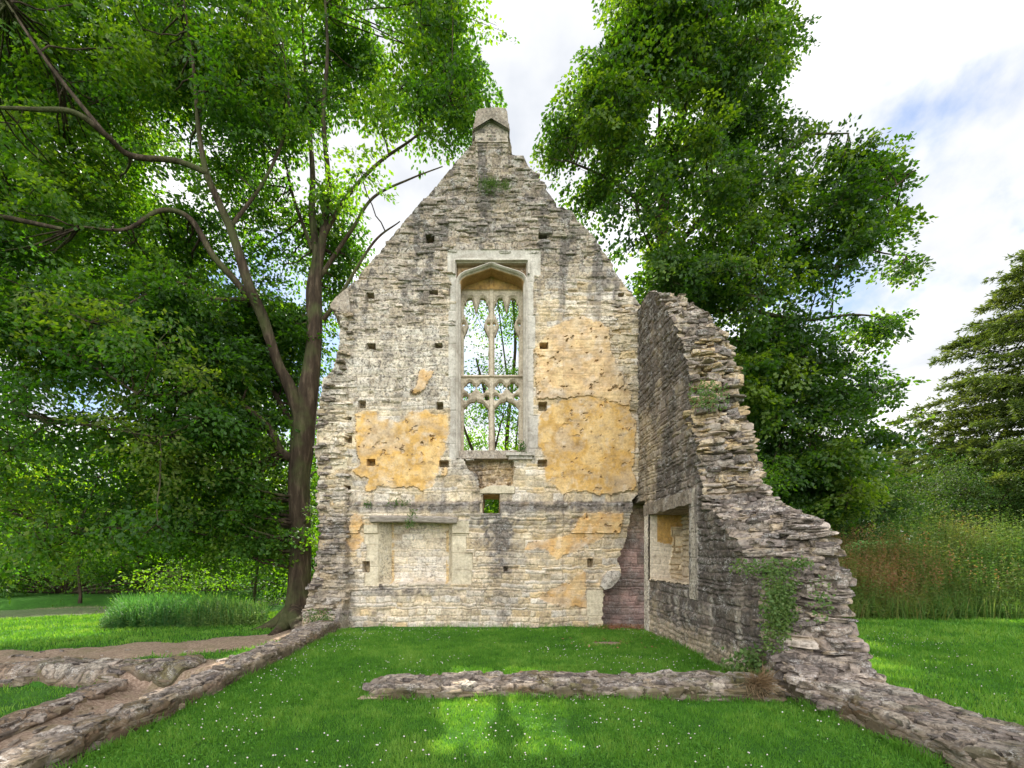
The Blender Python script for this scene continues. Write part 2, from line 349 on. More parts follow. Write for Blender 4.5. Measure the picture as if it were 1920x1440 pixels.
def voro(u, v, sc=(0.25, 0.25), seed=0):
    a, b = u / sc[0], v / sc[1]; i0, j0 = np.floor(a).astype(np.int64), np.floor(b).astype(np.int64)
    f1 = np.full(np.shape(a), 9.0); f2 = f1.copy(); idd = np.zeros(np.shape(a)); cxx = f1 * 0; cyy = f1 * 0
    for di in (-1, 0, 1):
        for dj in (-1, 0, 1):
            i, j = i0 + di, j0 + dj
            x = i + h3(i, j, 1, seed); y = j + h3(i, j, 2, seed); d = np.hypot(a - x, b - y)
            nw = d < f1; f2 = np.where(nw, f1, np.minimum(f2, d)); f1 = np.where(nw, d, f1)
            idd = np.where(nw, h3(i, j, 3, seed), idd); cxx = np.where(nw, a - x, cxx); cyy = np.where(nw, b - y, cyy)
    return f1, f2, idd, cxx, cyy
def mixc(a, b, m):
    m = np.asarray(m)[..., None]; return np.asarray(a) * (1 - m) + np.asarray(b) * m
CREAM = np.array([0.64, 0.525, 0.355]); YEL = np.array([0.56, 0.41, 0.215]); PALE = np.array([0.66, 0.59, 0.50])
GREY = np.array([0.39, 0.325, 0.262]); DARK = np.array([0.105, 0.090, 0.082]); MORT = np.array([0.46, 0.37, 0.235])
OCH = np.array([0.555, 0.335, 0.105]); SAL = np.array([0.56, 0.375, 0.19]); PINK = np.array([0.34, 0.225, 0.195])

def wall_mesh(A, Z, amin, amax, D, T, to_world, cut=None, colf=None, side_lo=None, side_hi=None, nd=10, back_cut=None):
    """Front sheet over fixed columns A clipped to [amin,amax](z), two ragged ends, top and a back."""
    acc = Acc(); nz, na = len(Z), len(A)
    lo, hi = amin(Z, 0), amax(Z, 0)
    AA, ZZ = np.meshgrid(A, Z); X = np.clip(AA, lo[:, None], hi[:, None])
    cxm = (AA[:-1, :-1] + AA[:-1, 1:]) / 2; czm = (ZZ[:-1, :-1] + ZZ[1:, :-1]) / 2
    inside = ~((X[:-1, :-1] == X[:-1, 1:]) & (X[1:, :-1] == X[1:, 1:]))
    keep = inside & (~cut(cxm, czm) if cut else True)
    d, col, lich = D(X, ZZ)
    acc.add(to_world(X, -d, ZZ), [grid_faces(nz, na, keep)], Col=col.reshape(-1, 3), lich=lich.ravel())
    # back sheet
    lob, hib = amin(Z, 1), amax(Z, 1); Xb = np.clip(AA, lob[:, None], hib[:, None])
    db, colb, lb = D(Xb * -1 + 50, ZZ, plain=True)
    insb = ~((Xb[:-1, :-1] == Xb[:-1, 1:]) & (Xb[1:, :-1] == Xb[1:, 1:]))
    acc.add(to_world(Xb, T + db, ZZ), [grid_faces(nz, na, insb & (~(back_cut or cut)(cxm, czm) if cut else True), True)], Col=colb.reshape(-1, 3), lich=lb.ravel())
    for sgn, fn, e0, e1, sd in ((-1, amin, d[np.arange(nz), np.argmax(AA >= lo[:, None], 1)], db[:, 0], side_lo), (1, amax, d[np.arange(nz), np.clip(na - 1 - np.argmax((AA <= hi[:, None])[:, ::-1], 1), 0, na - 1)], db[:, -1], side_hi)):
        fr = np.linspace(0, 1, nd); dep = -e0[:, None] * (1 - fr) + (T + e1[:, None]) * fr
        base = np.stack([fn(Z, q) for q in fr], 1); ZZs = ZZ[:, :1] + 0 * base
        dd, cc, ll = D(dep + 20 * sgn, ZZs, plain=True, amp=sd or 1.0)
        e = np.sin(np.pi * np.clip(fr, 0, 1))[None] ** 0.35; dd = dd * e
        acc.add(to_world(base + sgn * dd, dep, ZZs), [grid_faces(nz, nd, None, sgn < 0)], Col=cc.reshape(-1, 3), lich=ll.ravel())
    return acc
def rc(px, py): return (px - CX) / K, EYE - (py - CY) / K       # wall-plane pixel -> x,z
def cpt(pl): return np.array([rc(*p) for p in pl])

P1 = [(668,780),(700,773),(706,785),(725,792),(760,788),(770,772),(800,768),(815,778),(840,785),(843,810),(838,850),(825,868),(820,890),(815,915),(800,920),(740,918),(710,912),(692,922),(682,917),(690,895),(668,892),(662,885),(680,870),(670,850),(665,820)]
P2 = [(1006,785),(1030,762),(1060,748),(1130,748),(1178,765),(1188,800),(1188,922),(1130,926),(1060,925),(1020,905),(1022,880),(1015,860),(1008,830)]
P3 = [(1003,665),(1010,640),(1040,612),(1100,595),(1140,615),(1140,660),(1160,700),(1178,735),(1182,775),(1100,752),(1070,747),(1040,748),(1003,750),(1000,700)]
P4 = [(985,1030),(988,1012),(1060,1008),(1075,985),(1100,963),(1166,966),(1160,1000),(1120,1014),(1080,1028),(1040,1048),(1020,1035)]
P5 = [(1030,1105),(1066,1098),(1078,1072),(1094,1072),(1100,1110),(1104,1138),(1060,1138),(1002,1118)]
P6 = [(655,962),(675,966),(681,980),(672,1000),(692,1016),(664,1030),(654,1028)]
P7 = [(785,702),(817,695),(808,715),(798,738),(776,742),(765,740),(782,722)]
P8 = [(826,885),(836,880),(840,892),(830,898)]
PFIRE = [(1200,925),(1186,935),(1178,965),(1174,1010),(1156,1050),(1163,1072),(1150,1095),(1133,1106),(1131,1200),(1300,1200),(1300,925)]
HOLES = [(807,453,7,7),(1017,447,7,6),(695,557,7,6),(814,555,7,6),(697,652,7,5),(823,652,6,4),(1019,653,8,5),(680,760,6,7),(826,763,6,7),(1017,764,7,7),(697,869,8,6),(833,871,8,6),(1016,870,8,6),(1163,556,5,3),(687,1063,6,10),(654,915,4,3),(655,825,5,7),(655,786,5,3),(1106,1055,5,8),(948,1066,4,4)]
SEED = 11
def main_D(x, z, plain=False, amp=1.0):
    px = CX + x * K; py = CY - (z - EYE) * K
    d, i1, i2, i3, r, up = courses(x, z, SEED)
    # larger, wilder stones up the gable
    d2, j1, j2, j3, r2, up2 = courses(x, z, SEED + 40, (0.09, 0.19), (0.2, 0.5), 0.05)
    sel = (vn(x * 0.9, z * 0.9, 0, 77) > 0.15) & ((py < 620) | (px < 655) | plain)
    d = np.where(sel, d2, d); i1 = np.where(sel, j1, i1); i2 = np.where(sel, j2, i2); i3 = np.where(sel, j3, i3); up = np.where(sel, up2, up)
    prof = sstep(0.0, 0.028, d)
    n1 = fbm(x * 3, z * 3, 0, 3, 4); n2 = fbm(x * 11, z * 11, 0, 4, 3); big = fbm(x * 0.7, z * 0.7, 0, 8, 4)
    a = 0.012 + 0.014 * sstep(560, 400, py) + 0.009 * sstep(930, 1000, py)
    a = a + 0.02 * sstep(660, 640, px)
    if plain: a = 0.05 * amp + 0 * a
    D = a * prof * (0.9 + 0.9 * (i1 - 0.3)) + a * 0.5 * (up - 0.5) * prof + 0.012 * n2 + 0.034 * n1 - 0.05 * (i3 < .05) * prof * (py > 372) - 0.035 * sstep(.30, .45, fbm(x * 2.2, z * 7, 0, 19, 3)) * sstep(700, 560, py)
    # colour of the stones themselves
    col = mixc(CREAM, YEL, sstep(0.55, 0.95, i2)); col = mixc(col, PALE, sstep(0.45, 0.85, i3))
    col = col * (0.70 + 0.46 * i1)[..., None]
    wz = sstep(660, 440, py + 90 * big)                                   # grey weathered gable
    wl = sstep(880, 820, px) * sstep(790, 740, py) * 0.85                  # grey upper left
    wr = 0.45 * sstep(880, 900, px) * sstep(700, 560, py)
    low = 0.34 + 0.45 * n1
    wgt = np.clip(np.maximum.reduce([wz * 0.9, wl, wr, low]) + 0.12 * n2, 0, 1)
    if plain: wgt = np.clip(0.7 + 0.4 * n1, 0, 1)
    g = mixc(GREY, PALE * 0.86, np.clip(sstep(0.2, 0.75, i3) * 0.5 + 0.6 * sstep(560, 700, py) * sstep(880, 820, px) + 0.15, 0, 1) )
    g = g * ((0.80 + 0.34 * i1) * (1 - 0.34 * sstep(620, 400, py + 60 * big)))[..., None] * (1 - np.array([0, .045, .055]) * sstep(640, 480, py)[..., None])
    warmw = sstep(990, 1010, px) * sstep(1200, 1180, px) * sstep(530, 620, py + 60 * n1) * .5 + .35 * sstep(900, 960, py) * sstep(-.2, .4, big); col = mixc(col, YEL * 1.12, np.clip(warmw, 0, 1) * sstep(.1, .7, i2 + n1)); wgt = wgt * (1 - .45 * np.clip(warmw, 0, 1))
    col = mixc(col, g, wgt); lich = 0.25 + 0.75 * wgt
    col = mixc(col, MORT * (0.85 + 0.3 * i2[..., None]), (1 - prof) * 0.35 * (1 - 0.5 * wgt))
    # water staining and black growth
    st = fbm(px / 17, py / 110, 0, 12, 4)
    dk = sstep(0.06, 0.40, st + 0.25 * n2) * (0.30 + 0.5 * sstep(680, 420, py))
    dk = dk + 0.55 * sstep(0.10, 0.42, fbm(px / 26, py / 20, 0, 14, 4) + .2 * n2) * sstep(600, 400, py)
    def blob(cx, cy, sx, sy, k): return k * np.exp(-(((px - cx) / sx) ** 2 + ((py - cy) / sy) ** 2)) * (0.7 + 0.9 * (n1 + n2))
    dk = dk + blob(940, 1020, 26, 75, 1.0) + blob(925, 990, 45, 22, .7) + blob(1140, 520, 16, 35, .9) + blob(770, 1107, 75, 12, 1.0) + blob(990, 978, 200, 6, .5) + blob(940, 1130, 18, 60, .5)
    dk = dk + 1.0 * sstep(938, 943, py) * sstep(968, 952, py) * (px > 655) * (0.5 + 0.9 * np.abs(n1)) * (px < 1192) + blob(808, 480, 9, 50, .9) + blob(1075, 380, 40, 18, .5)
    dk = dk + blob(870, 382, 60, 14, .7) + blob(1000, 380, 50, 14, .8) + blob(900, 880, 40, 18, .6) + .75 * sstep(662, 652, px) * sstep(930, 1010, py) * (.75 + .6 * n1)
    dk = dk * (1 - 0.3 * (py > 1040))
    col = mixc(col, DARK * 1.35, np.clip(dk * 1.15, 0, 0.88)); lich = np.maximum(lich, np.clip(dk, 0, 1))
    if plain: return D, col, np.clip(lich, 0, 1)
    # broad relief
    D = D + 0.05 * sstep(372, 380, py + 6 * n1) * sstep(1000, 900, py) + 0.03 * sstep(370, 380, py) * (np.abs(px - 925) < 130)
    D = D + 0.05 * ((np.abs(px - 922) < 31) & (py < 345)).astype(float)
    led = sstep(941, 946, py + 2 * n1) * (px > 652) * (px < 1195)
    D = D + led * (0.07 * sstep(1000, 960, py) + 0.02)
    stub = sstep(656, 652, px + 4 * n1)
    D = D + stub * (0.03 + 0.10 * sstep(700, 900, py) + 0.30 * sstep(930, 1180, py + 10 * n2) ** 1.3 + 0.18 * sstep(1080, 1200, py)) * (0.8 + 0.5 * n1)
    # plaster
    wx, wy = px + 9 * fbm(px / 22, py / 22, 0, 61, 5), py + 9 * fbm(px / 22, py / 22, 0, 62, 5)
    def plaster(poly, c, relief=0.0, k=1.0):
        nonlocal D, col, lich
        ms = (pip(wx, wy, poly) * 1. + pip(wx + 5 * n2, wy + 7 * n2, poly) + pip(wx - 7 * n2 + 3, wy - 5 * n2 - 3, poly) + pip(wx + 4 * fbm(px / 4, py / 4, 0, 88, 2) - 3, wy + 4 * n1 + 3, poly)) / 4; m = (ms > .5).astype(float); gr_ = fbm(px / 30, py / 24, 0, 67, 4); m = m * (fbm(px / 9, py / 7, 0, 68, 4) < .50 - .1 * gr_)
        wear = sstep(0.28, 0.5, fbm(px / 16, py / 16, 0, 63, 4)) * 0.55
        cc = c * (1 + 0.26 * fbm(px / 45, py / 45, 0, 64, 4) + 0.12 * n2)[..., None]; cc = mixc(cc, GREY * 1.25, sstep(.05, .5, gr_) * .45); cc = mixc(cc, YEL * 1.25, sstep(-.05, -.45, gr_) * .5)
        cc = mixc(cc, PALE, wear * 0.55); cc = mixc(cc, np.array([0.30, 0.20, 0.09]), sstep(0.30, 0.5, fbm(px / 9, py / 4, 0, 65, 3)) * 0.6)
        cc = mixc(cc, col, (1 - k) * (0.6 + 0.8 * n1).clip(0, 1)); mm = m
        D = D * (1 - mm * (1 - relief)) + mm * (0.040 + 0.006 * n1 + 0.004 * n2 + 0.05 * (py > 372) * (py < 1000) + led * 0.05 * (py < 1100) * sstep(1010, 960, py))
        cm_ = np.clip(np.where(m > 0, .40 + .60 * ms ** 1.5, ms * .6), 0, 1) * (1 - .30 * sstep(0, .5, n1 + n2)); col = mixc(col, cc, cm_); lich = lich * (1 - mm) + 0.16 * mm
    plaster(P3, SAL, 0.45, 0.75)
    for p_ in (P1, P2): plaster(p_, OCH)
    for p_ in (P4, P5, P6, P7, P8): plaster(p_, OCH * np.array([1.0, 0.98, 1.15]), 0.2, 0.85)
    # dressed stone round the tall window, the niche and the fireplace
    def ashlar(x0, x1, y0, y1, c, bh=34, seed=1, out=0.03, ragged=8, side=0):
        nonlocal D, col, lich
        row = np.floor((py - y0) / bh + 0.3 * h3(seed, 1)); q = h3(row.astype(np.int64), seed, 8, 3)
        xa = x0 - ragged * q * (side <= 0); xb = x1 + ragged * (1 - q) * (side >= 0)
        m = (px > xa) & (px < xb) & (py > y0) & (py < y1)
        fr = ((py - y0) / bh + 0.3 * h3(seed, 1)) % 1.0
        jn = sstep(0.035, 0.0, np.minimum(fr, 1 - fr))
        c2 = c * (0.86 + 0.22 * q + 0.08 * n2)[..., None]
        base = 0.05 * (py > 372) * (py < 1000) + led * 0.07 * sstep(1000, 960, py)
        D = np.where(m, base + out - 0.012 * jn + 0.004 * n2, D); col = np.where(m[..., None], c2, col); lich = np.where(m, 0.22, lich)
    AG = np.array([0.47, 0.43, 0.375]); AC = np.array([0.56, 0.485, 0.35])
    ashlar(846, 864, 478, 862, AG, 62, 2, 0.035, 6, -1); ashlar(984, 999, 478, 862, AG, 62, 3, 0.035, 12, 1)
    ashlar(846, 1010, 474, 500, AG, 200, 4, 0.036, 0); ashlar(985, 1013, 474, 520, AG, 200, 5, 0.035, 0)
    ashlar(694, 712, 984, 1098, AC, 42, 6, 0.02, 16, -1); ashlar(846, 872, 978, 1095, AC, 32, 7, 0.02, 16, 1)
    ashlar(1104, 1131, 1106, 1168, AC, 26, 8, 0.03, 8, -1); ashlar(900, 962, 912, 927, AC, 99, 9, 0.07, 3)
    ashlar(905, 905, 929, 962, AC, 20, 10, 0.0, 8, -1); ashlar(618, 652, 862, 882, AC, 99, 19, 0.05, 2)
    spn = (px > 856) & (px < 987) & (py > 497.5) & (py < 524); D = np.where(spn, -0.06, D); col = np.where(spn[..., None], col * np.array([.8, .62, .42]), col)
    # niche with splayed jambs
    nx0, nx1, ny0, ny1 = 709, 848, 978, 1094
    inn = (px > nx0) & (px < nx1) & (py > ny0) & (py < ny1)
    dep = np.minimum(0.30, np.minimum((px - nx0) / 20, (nx1 - px) / 9).clip(0) * 0.30) * sstep(ny1 + 1, ny1 - 5, py)
    splay = inn & (((px - nx0) < 20) | ((nx1 - px) < 9))
    D = np.where(inn, D * 0.8 - dep, D); col = np.where(inn[..., None], mixc(col * 1.06, PALE, 0.25 + 0.3 * i3), col)
    col = np.where(splay[..., None], AC * (0.98 + 0.1 * n2)[..., None], col); D = np.where(splay, 0.02 - dep + 0.004 * n2, D)
    edge = inn & ((px - nx0 - 20 < 5) & (px - nx0 >= 20) | (nx1 - 9 - px < 5) & (nx1 - px >= 9)); col = np.where((edge & (n1 + n2 > -.35))[..., None], YEL * 1.05, col)
    # rough hollow above the little square window
    hol = pip(wx, wy, [(868,862),(905,858),(962,858),(962,880),(958,905),(955,912),(902,912),(896,895),(882,880)])
    D = np.where(hol, -0.16 - 0.10 * n1 - 0.07 * n2 + 0.07 * prof * i1, D); col = np.where(hol[..., None], mixc(col, OCH * 0.75, 0.4), col)
    sill = (px > 866) & (px < 985) & (py > 846) & (py < 862); D = np.where(sill, D * 0.3 - 0.05, D); 
    # burnt corner fireplace
    fx, fy = px + 6 * n1 + 4 * n2, py + 4 * n1
    fire = pip(fx, fy, PFIRE)
    fcol = mixc(mixc(PINK * (0.75 + 0.5 * i1)[..., None], GREY * 0.6, 0.35 * sstep(0, .5, n1 + i3 - .4)), YEL * 0.7, sstep(1030, 960, py) * 0.5)
    fcol = mixc(fcol, DARK, sstep(0.0, 0.5, n1 + 0.15) * 0.45 + 0.35 * sstep(1120, 1170, py))
    D = np.where(fire, -0.46 + 0.02 * prof + 0.03 * n1 + 0.10 * sstep(2.9, 2.5, z) * 0, D); col = np.where(fire[..., None], fcol, col)
    for hx, hy, hw, hh in HOLES:
        m = (np.abs(px - hx) < hw) & (np.abs(py - hy) < hh); D = np.where(m, -0.19, D)
        col = np.where(m[..., None], mixc(col, YEL * 0.7, 0.6), col)
    return D, col, np.clip(lich, 0, 1)

LO = cpt([(560,1215),(572,1192),(583,1130),(597,1070),(606,1000),(598,950),(603,900),(596,845),(600,790),(606,745),(612,712),(632,690),(640,640),(640,600),(626,578),(632,566),(654,545),(888,268),(890,262),(891,236)])
HI = cpt([(1300,1215),(1300,590),(1200,574),(1165,528),(1130,472),(1090,425),(1072,398),(1042,392),(1036,372),(1000,325),(980,294),(956,288),(953,262),(952,236)])
def edge_fn(pl, rag, sgn):
    o = np.argsort(pl[:, 1]); xs, zs = pl[o, 0], pl[o, 1]
    B = bounds_for((0.05, 0.165), SEED)
    def fn(z, q):
        r = np.searchsorted(B, z) - 1; b = np.interp(z, zs, xs)
        return b + sgn * rag(z) * (h3(r, int(q * 6), 1, 5) - 0.55) + 0.012 * vn(z * 6, q * 3, 0, 4)
    return fn
wall_lo = edge_fn(LO, lambda z: np.where(z > 7.6, 0.004, 0.075), -1)
wall_hi = edge_fn(HI, lambda z: np.where(z > 9.9, 0.03, 0.06), 1)
Ag = np.arange(-4.75, 4.72, 0.0205); Zg = np.arange(-0.45, 11.57, 0.0165)
ARCH = cpt([(861,860),(861,534),(865,525),(873,520),(890,514),(921,504),(953,514),(971,520),(979,525),(984,534),(984,860)])
def main_cut(x, z):
    tall = pip(x, z, ARCH) & (z > 4.02)
    x0, z0 = rc(906, 928); x1, z1 = rc(937, 963)
    return tall | ((x > x0) & (x < x1) & (z < z0) & (z > z1))
def main_back(x, z):
    return ((x > -0.74) & (x < 0.81) & (z > 4.02) & (z < 8.2)) | (main_cut(x, z) & (z < 3.5))

ruin = thing('ruined_hall', 'roofless stone gable with tall traceried window and broken side wall on the lawn', 'ruin', (0, WY, 0))
def child(o, par=None):
    par = par or ruin; o.parent = par; o.matrix_parent_inverse = par.matrix_world.inverted(); return o
bpy.context.view_layer.update()
acc = wall_mesh(Ag, Zg, wall_lo, wall_hi, main_D, 0.85, lambda a, d, z: np.stack([a, WY + d, z], -1).reshape(-1, 3), main_cut, back_cut=main_back, side_lo=1.4)

# individual stones ---------------------------------------------------------
def cube_template(n=3):
    pts = {}; F_ = []
    def idx(p):
        k = tuple(np.round(p, 5)); return pts.setdefault(k, len(pts))
    g = np.linspace(-1, 1, n + 1)
    for ax in range(3):
        for s in (-1, 1):
            for i in range(n):
                for j in range(n):
                    q = []
                    for a, b in ((i, j), (i + 1, j), (i + 1, j + 1), (i, j + 1)):
                        p = [0, 0, 0]; p[ax] = s; p[(ax + 1) % 3] = g[a]; p[(ax + 2) % 3] = g[b]; q.append(idx(p))
                    F_.append(q if s > 0 else q[::-1])
    V = np.array(list(pts)); V = V / (np.abs(V) ** 8).sum(1)[:, None] ** 0.125
    return V, np.array(F_)
TV, TF = cube_template(4)
def stones(c, dims, yaw, cols, seed=0, tilt=0.12, rough=0.16, lich=0.8):
    c = np.asarray(c, float); n = len(c); r = np.random.default_rng(seed)
    v = TV[None] * np.ones((n, 1, 1)); off = r.uniform(0, 100, (n, 1, 3))
    p = v * 1.1 + off; nn = np.stack([vn(p[..., 0], p[..., 1], p[..., 2], 50 + k) for k in range(3)], -1)
    p2 = v * 2.6 + off; n2 = np.stack([vn(p2[..., 0], p2[..., 1], p2[..., 2], 60 + k) for k in range(3)], -1)
    v = v + rough * 1.7 * nn * np.array([1, 1, 0.7]) + rough * 0.7 * n2
    v = v * np.asarray(dims)[:, None, :] * 0.5
    tx, ty = r.normal(0, tilt, (2, n, 1)); v[..., 2] += v[..., 0] * tx + v[..., 1] * ty
    cs, sn = np.cos(yaw)[:, None], np.sin(yaw)[:, None]
    x = v[..., 0] * cs - v[..., 1] * sn; y = v[..., 0] * sn + v[..., 1] * cs
    v = np.stack([x, y, v[..., 2]], -1) + c[:, None]
    f = (TF[None] + (np.arange(n) * len(TV))[:, None, None]).reshape(-1, 4)
    cc = np.repeat(cols, len(TV), 0)
    return v.reshape(-1, 3), f, cc, np.full(len(cc), lich)
def stone_cols(n, r, warm=0.3, dark=0.35):
    a = r.random(n); col = mixc(np.tile(GREY * 0.85, (n, 1)), PALE * 0.75, a * 0.75)
    col = mixc(col, CREAM * .85, (r.random(n) < warm) * 0.75); col = mixc(col, DARK * 1.8, (r.random(n) < dark) * r.uniform(0.4, 0.9, n))
    return col * r.uniform(0.52, 0.92, (n, 1)) * np.array([1, .96, .97])
# ragged left margin of the gable and stones on the right slope
r_ = np.random.default_rng(3)
n = 300; z = r_.uniform(-0.1, 7.4, n) ; x = wall_lo(z, 0) + r_.uniform(0.05, 0.24, n)
dd = main_D(np.clip(x, -4.6, 9), z)[0]
c = np.stack([x, WY - dd + r_.uniform(-0.01, 0.6, n), z], 1)
dm = np.stack([r_.uniform(0.10, 0.26, n), r_.uniform(0.15, 0.3, n), r_.uniform(0.035, 0.085, n)], 1)
sv = stones(c, dm, r_.normal(0, 0.15, n), stone_cols(n, r_, 0.45, 0.25), 5); acc.add(sv[0], [sv[1]], Col=sv[2], lich=sv[3])
n = 200; z = r_.uniform(7.1, 10.5, n); x = wall_hi(z, 0) - r_.uniform(0.04, 0.14, n)
c = np.stack([x, WY + r_.uniform(0.05, 0.8, n), z], 1)
dm = np.stack([r_.uniform(0.12, 0.32, n), r_.uniform(0.15, 0.3, n), r_.uniform(0.04, 0.09, n)], 1)
sv = stones(c, dm, r_.normal(0, 0.2, n), stone_cols(n, r_, 0.25, 0.5), 6); acc.add(sv[0], [sv[1]], Col=sv[2], lich=sv[3])
# proud stones scattered over the face
def face_stones(n, box_, seed, colk):
    r = np.random.default_rng(seed); px = r.uniform(box_[0], box_[1], n * 3); py = r.uniform(box_[2], box_[3], n * 3)
    x, z = rc(px, py); ok = (x > wall_lo(z, 0) + .12) & (x < wall_hi(z, 0) - .12) & ~main_cut(x, z)
    d, cc, _ = main_D(x, z); ok &= (d > 0) & ~np.any([pip(px, py, p_) for p_ in (P1, P2, P3)], axis=0); x, z, d, cc = x[ok][:n], z[ok][:n], d[ok][:n], cc[ok][:n]; n = len(x)
    c = np.stack([x, WY - d + 0.075, z], 1)
    dm = np.stack([r.uniform(0.16, 0.40, n), np.full(n, 0.2), r.uniform(0.04, 0.085, n)], 1)
    return stones(c, dm, r.normal(0, 0.04, n), cc * r.uniform(0.9, 1.12, (n, 1)), seed, 0.03, 0.12, 0.7)
for args in ((150, (660, 1190, 290, 480), 21, 0), (60, (655, 850, 480, 640), 22, 0), (130, (600, 656, 700, 1190), 23, 0), (60, (1120, 1200, 560, 900), 24, 0)):
    sv = face_stones(*args); acc.add(sv[0], [sv[1]], Col=sv[2], lich=sv[3])
gable = child(acc.make('gable_wall', M_wall))
gable['label'] = 'rubble gable wall with patches of ochre plaster'

def sweep(path, prof, mat_name=None, closed=False):
    """path (n,2) in x,z; prof list of (offset outward, y)"""
    p = np.asarray(path, float); d = np.gradient(p, axis=0); d /= np.linalg.norm(d, axis=1)[:, None]
    nrm = np.stack([-d[:, 1], d[:, 0]], 1); k = len(prof)
    v = np.stack([np.stack([p[:, 0] + o * nrm[:, 0], np.full(len(p), y), p[:, 1] + o * nrm[:, 1]], 1) for o, y in prof], 1).reshape(-1, 3)
    return v, grid_faces(len(p), k)
def densify(pl, st=0.03):
    out = []
    for a, b in zip(pl[:-1], pl[1:]):
        m = max(1, int(np.hypot(*(b - a)) / st)); out += [a + (b - a) * t for t in np.arange(m) / m]
    out.append(pl[-1]); return np.array(out)
def addv(acc, v, f, col, lich=0.2, jit=0.02, nz=0.006):
    v = v + nz * np.stack([fbm(v[:, 0] * 6, v[:, 1] * 6, v[:, 2] * 6, s, 2) for s in (1, 2, 3)], 1)
    cc = np.asarray(col)[None] * (1 + 0.12 * fbm(v[:, 0] * 4, v[:, 1] * 4, v[:, 2] * 4, 9, 3))[:, None]
    acc.add(v, [f], Col=cc, lich=np.full(len(v), lich))
AGC = np.array([0.48, 0.435, 0.375])
# tall window -----------------------------------------------------------------
tw = child(bpy.data.objects.new('tall_window', None)); S.collection.objects.link(tw)
def sub(acc, name, mat, par, **kw):
    o = acc.make(name, mat, **kw); o.parent = par; o.matrix_parent_inverse = par.matrix_world.inverted(); return o
a = Acc()
bpy.context.view_layer.update()
pa = densify(cpt([(861,862),(861,536),(862.5,529),(866,524),(873,519.5),(897,511.5),(921,503),(945,511.5),(971,519.5),(979,524),(982.5,529),(984,536),(984,862)]), 0.03)
YF = WY - 0.10
v, f = sweep(pa, [(0.062, YF + 0.04), (0.056, YF - 0.045), (0.03, YF - 0.07), (0.005, YF - 0.03), (0.0, YF + 0.02), (-0.03, YF + 0.05), (-0.035, YF + 0.12), (-0.02, YF + 0.50), (0.0, YF + 0.95)])
addv(a, v, f, AGC)
hm = ((v[:, 2] > 7.90) & (v[:, 1] > YF + .03)); a.a['Col'][-1][hm] = np.array([.34, .20, .075])
lab = densify(cpt([(855,520),(855,496),(988,496),(988,520)]), 0.03)
v, f = sweep(lab, [(0.06, YF + 0.0), (0.055, YF - 0.05), (0.01, YF - 0.055), (0.0, YF - 0.01), (-0.01, YF + 0.05)]); addv(a, v, f, AGC)
# plain reveal of the wall behind the arch
x0, x1, zt, zb, yb = -0.76, 0.83, 8.36, 3.99, WY + 0.86
for (p0, p1) in (((x0, zb), (x0, zt)), ((x0, zt), (x1, zt)), ((x1, zt), (x1, zb)), ((x1, zb), (x0, zb))):
    m1, m2 = 40 if abs(p0[1] - p1[1]) > 1 else 16, 8
    T1, T2 = np.meshgrid(np.linspace(0, 1, m1), np.linspace(0, 1, m2), indexing='ij')
    v = np.stack([p0[0] + (p1[0] - p0[0]) * T1, WY + 0.02 + (yb - WY - 0.02) * T2, p0[1] + (p1[1] - p0[1]) * T1], -1).reshape(-1, 3)
    addv(a, v, grid_faces(m1, m2), AGC * np.array([1.0, 0.93, 0.78]), 0.3)
sub(a, 'arch_moulding', M_ash, tw, smooth=False)
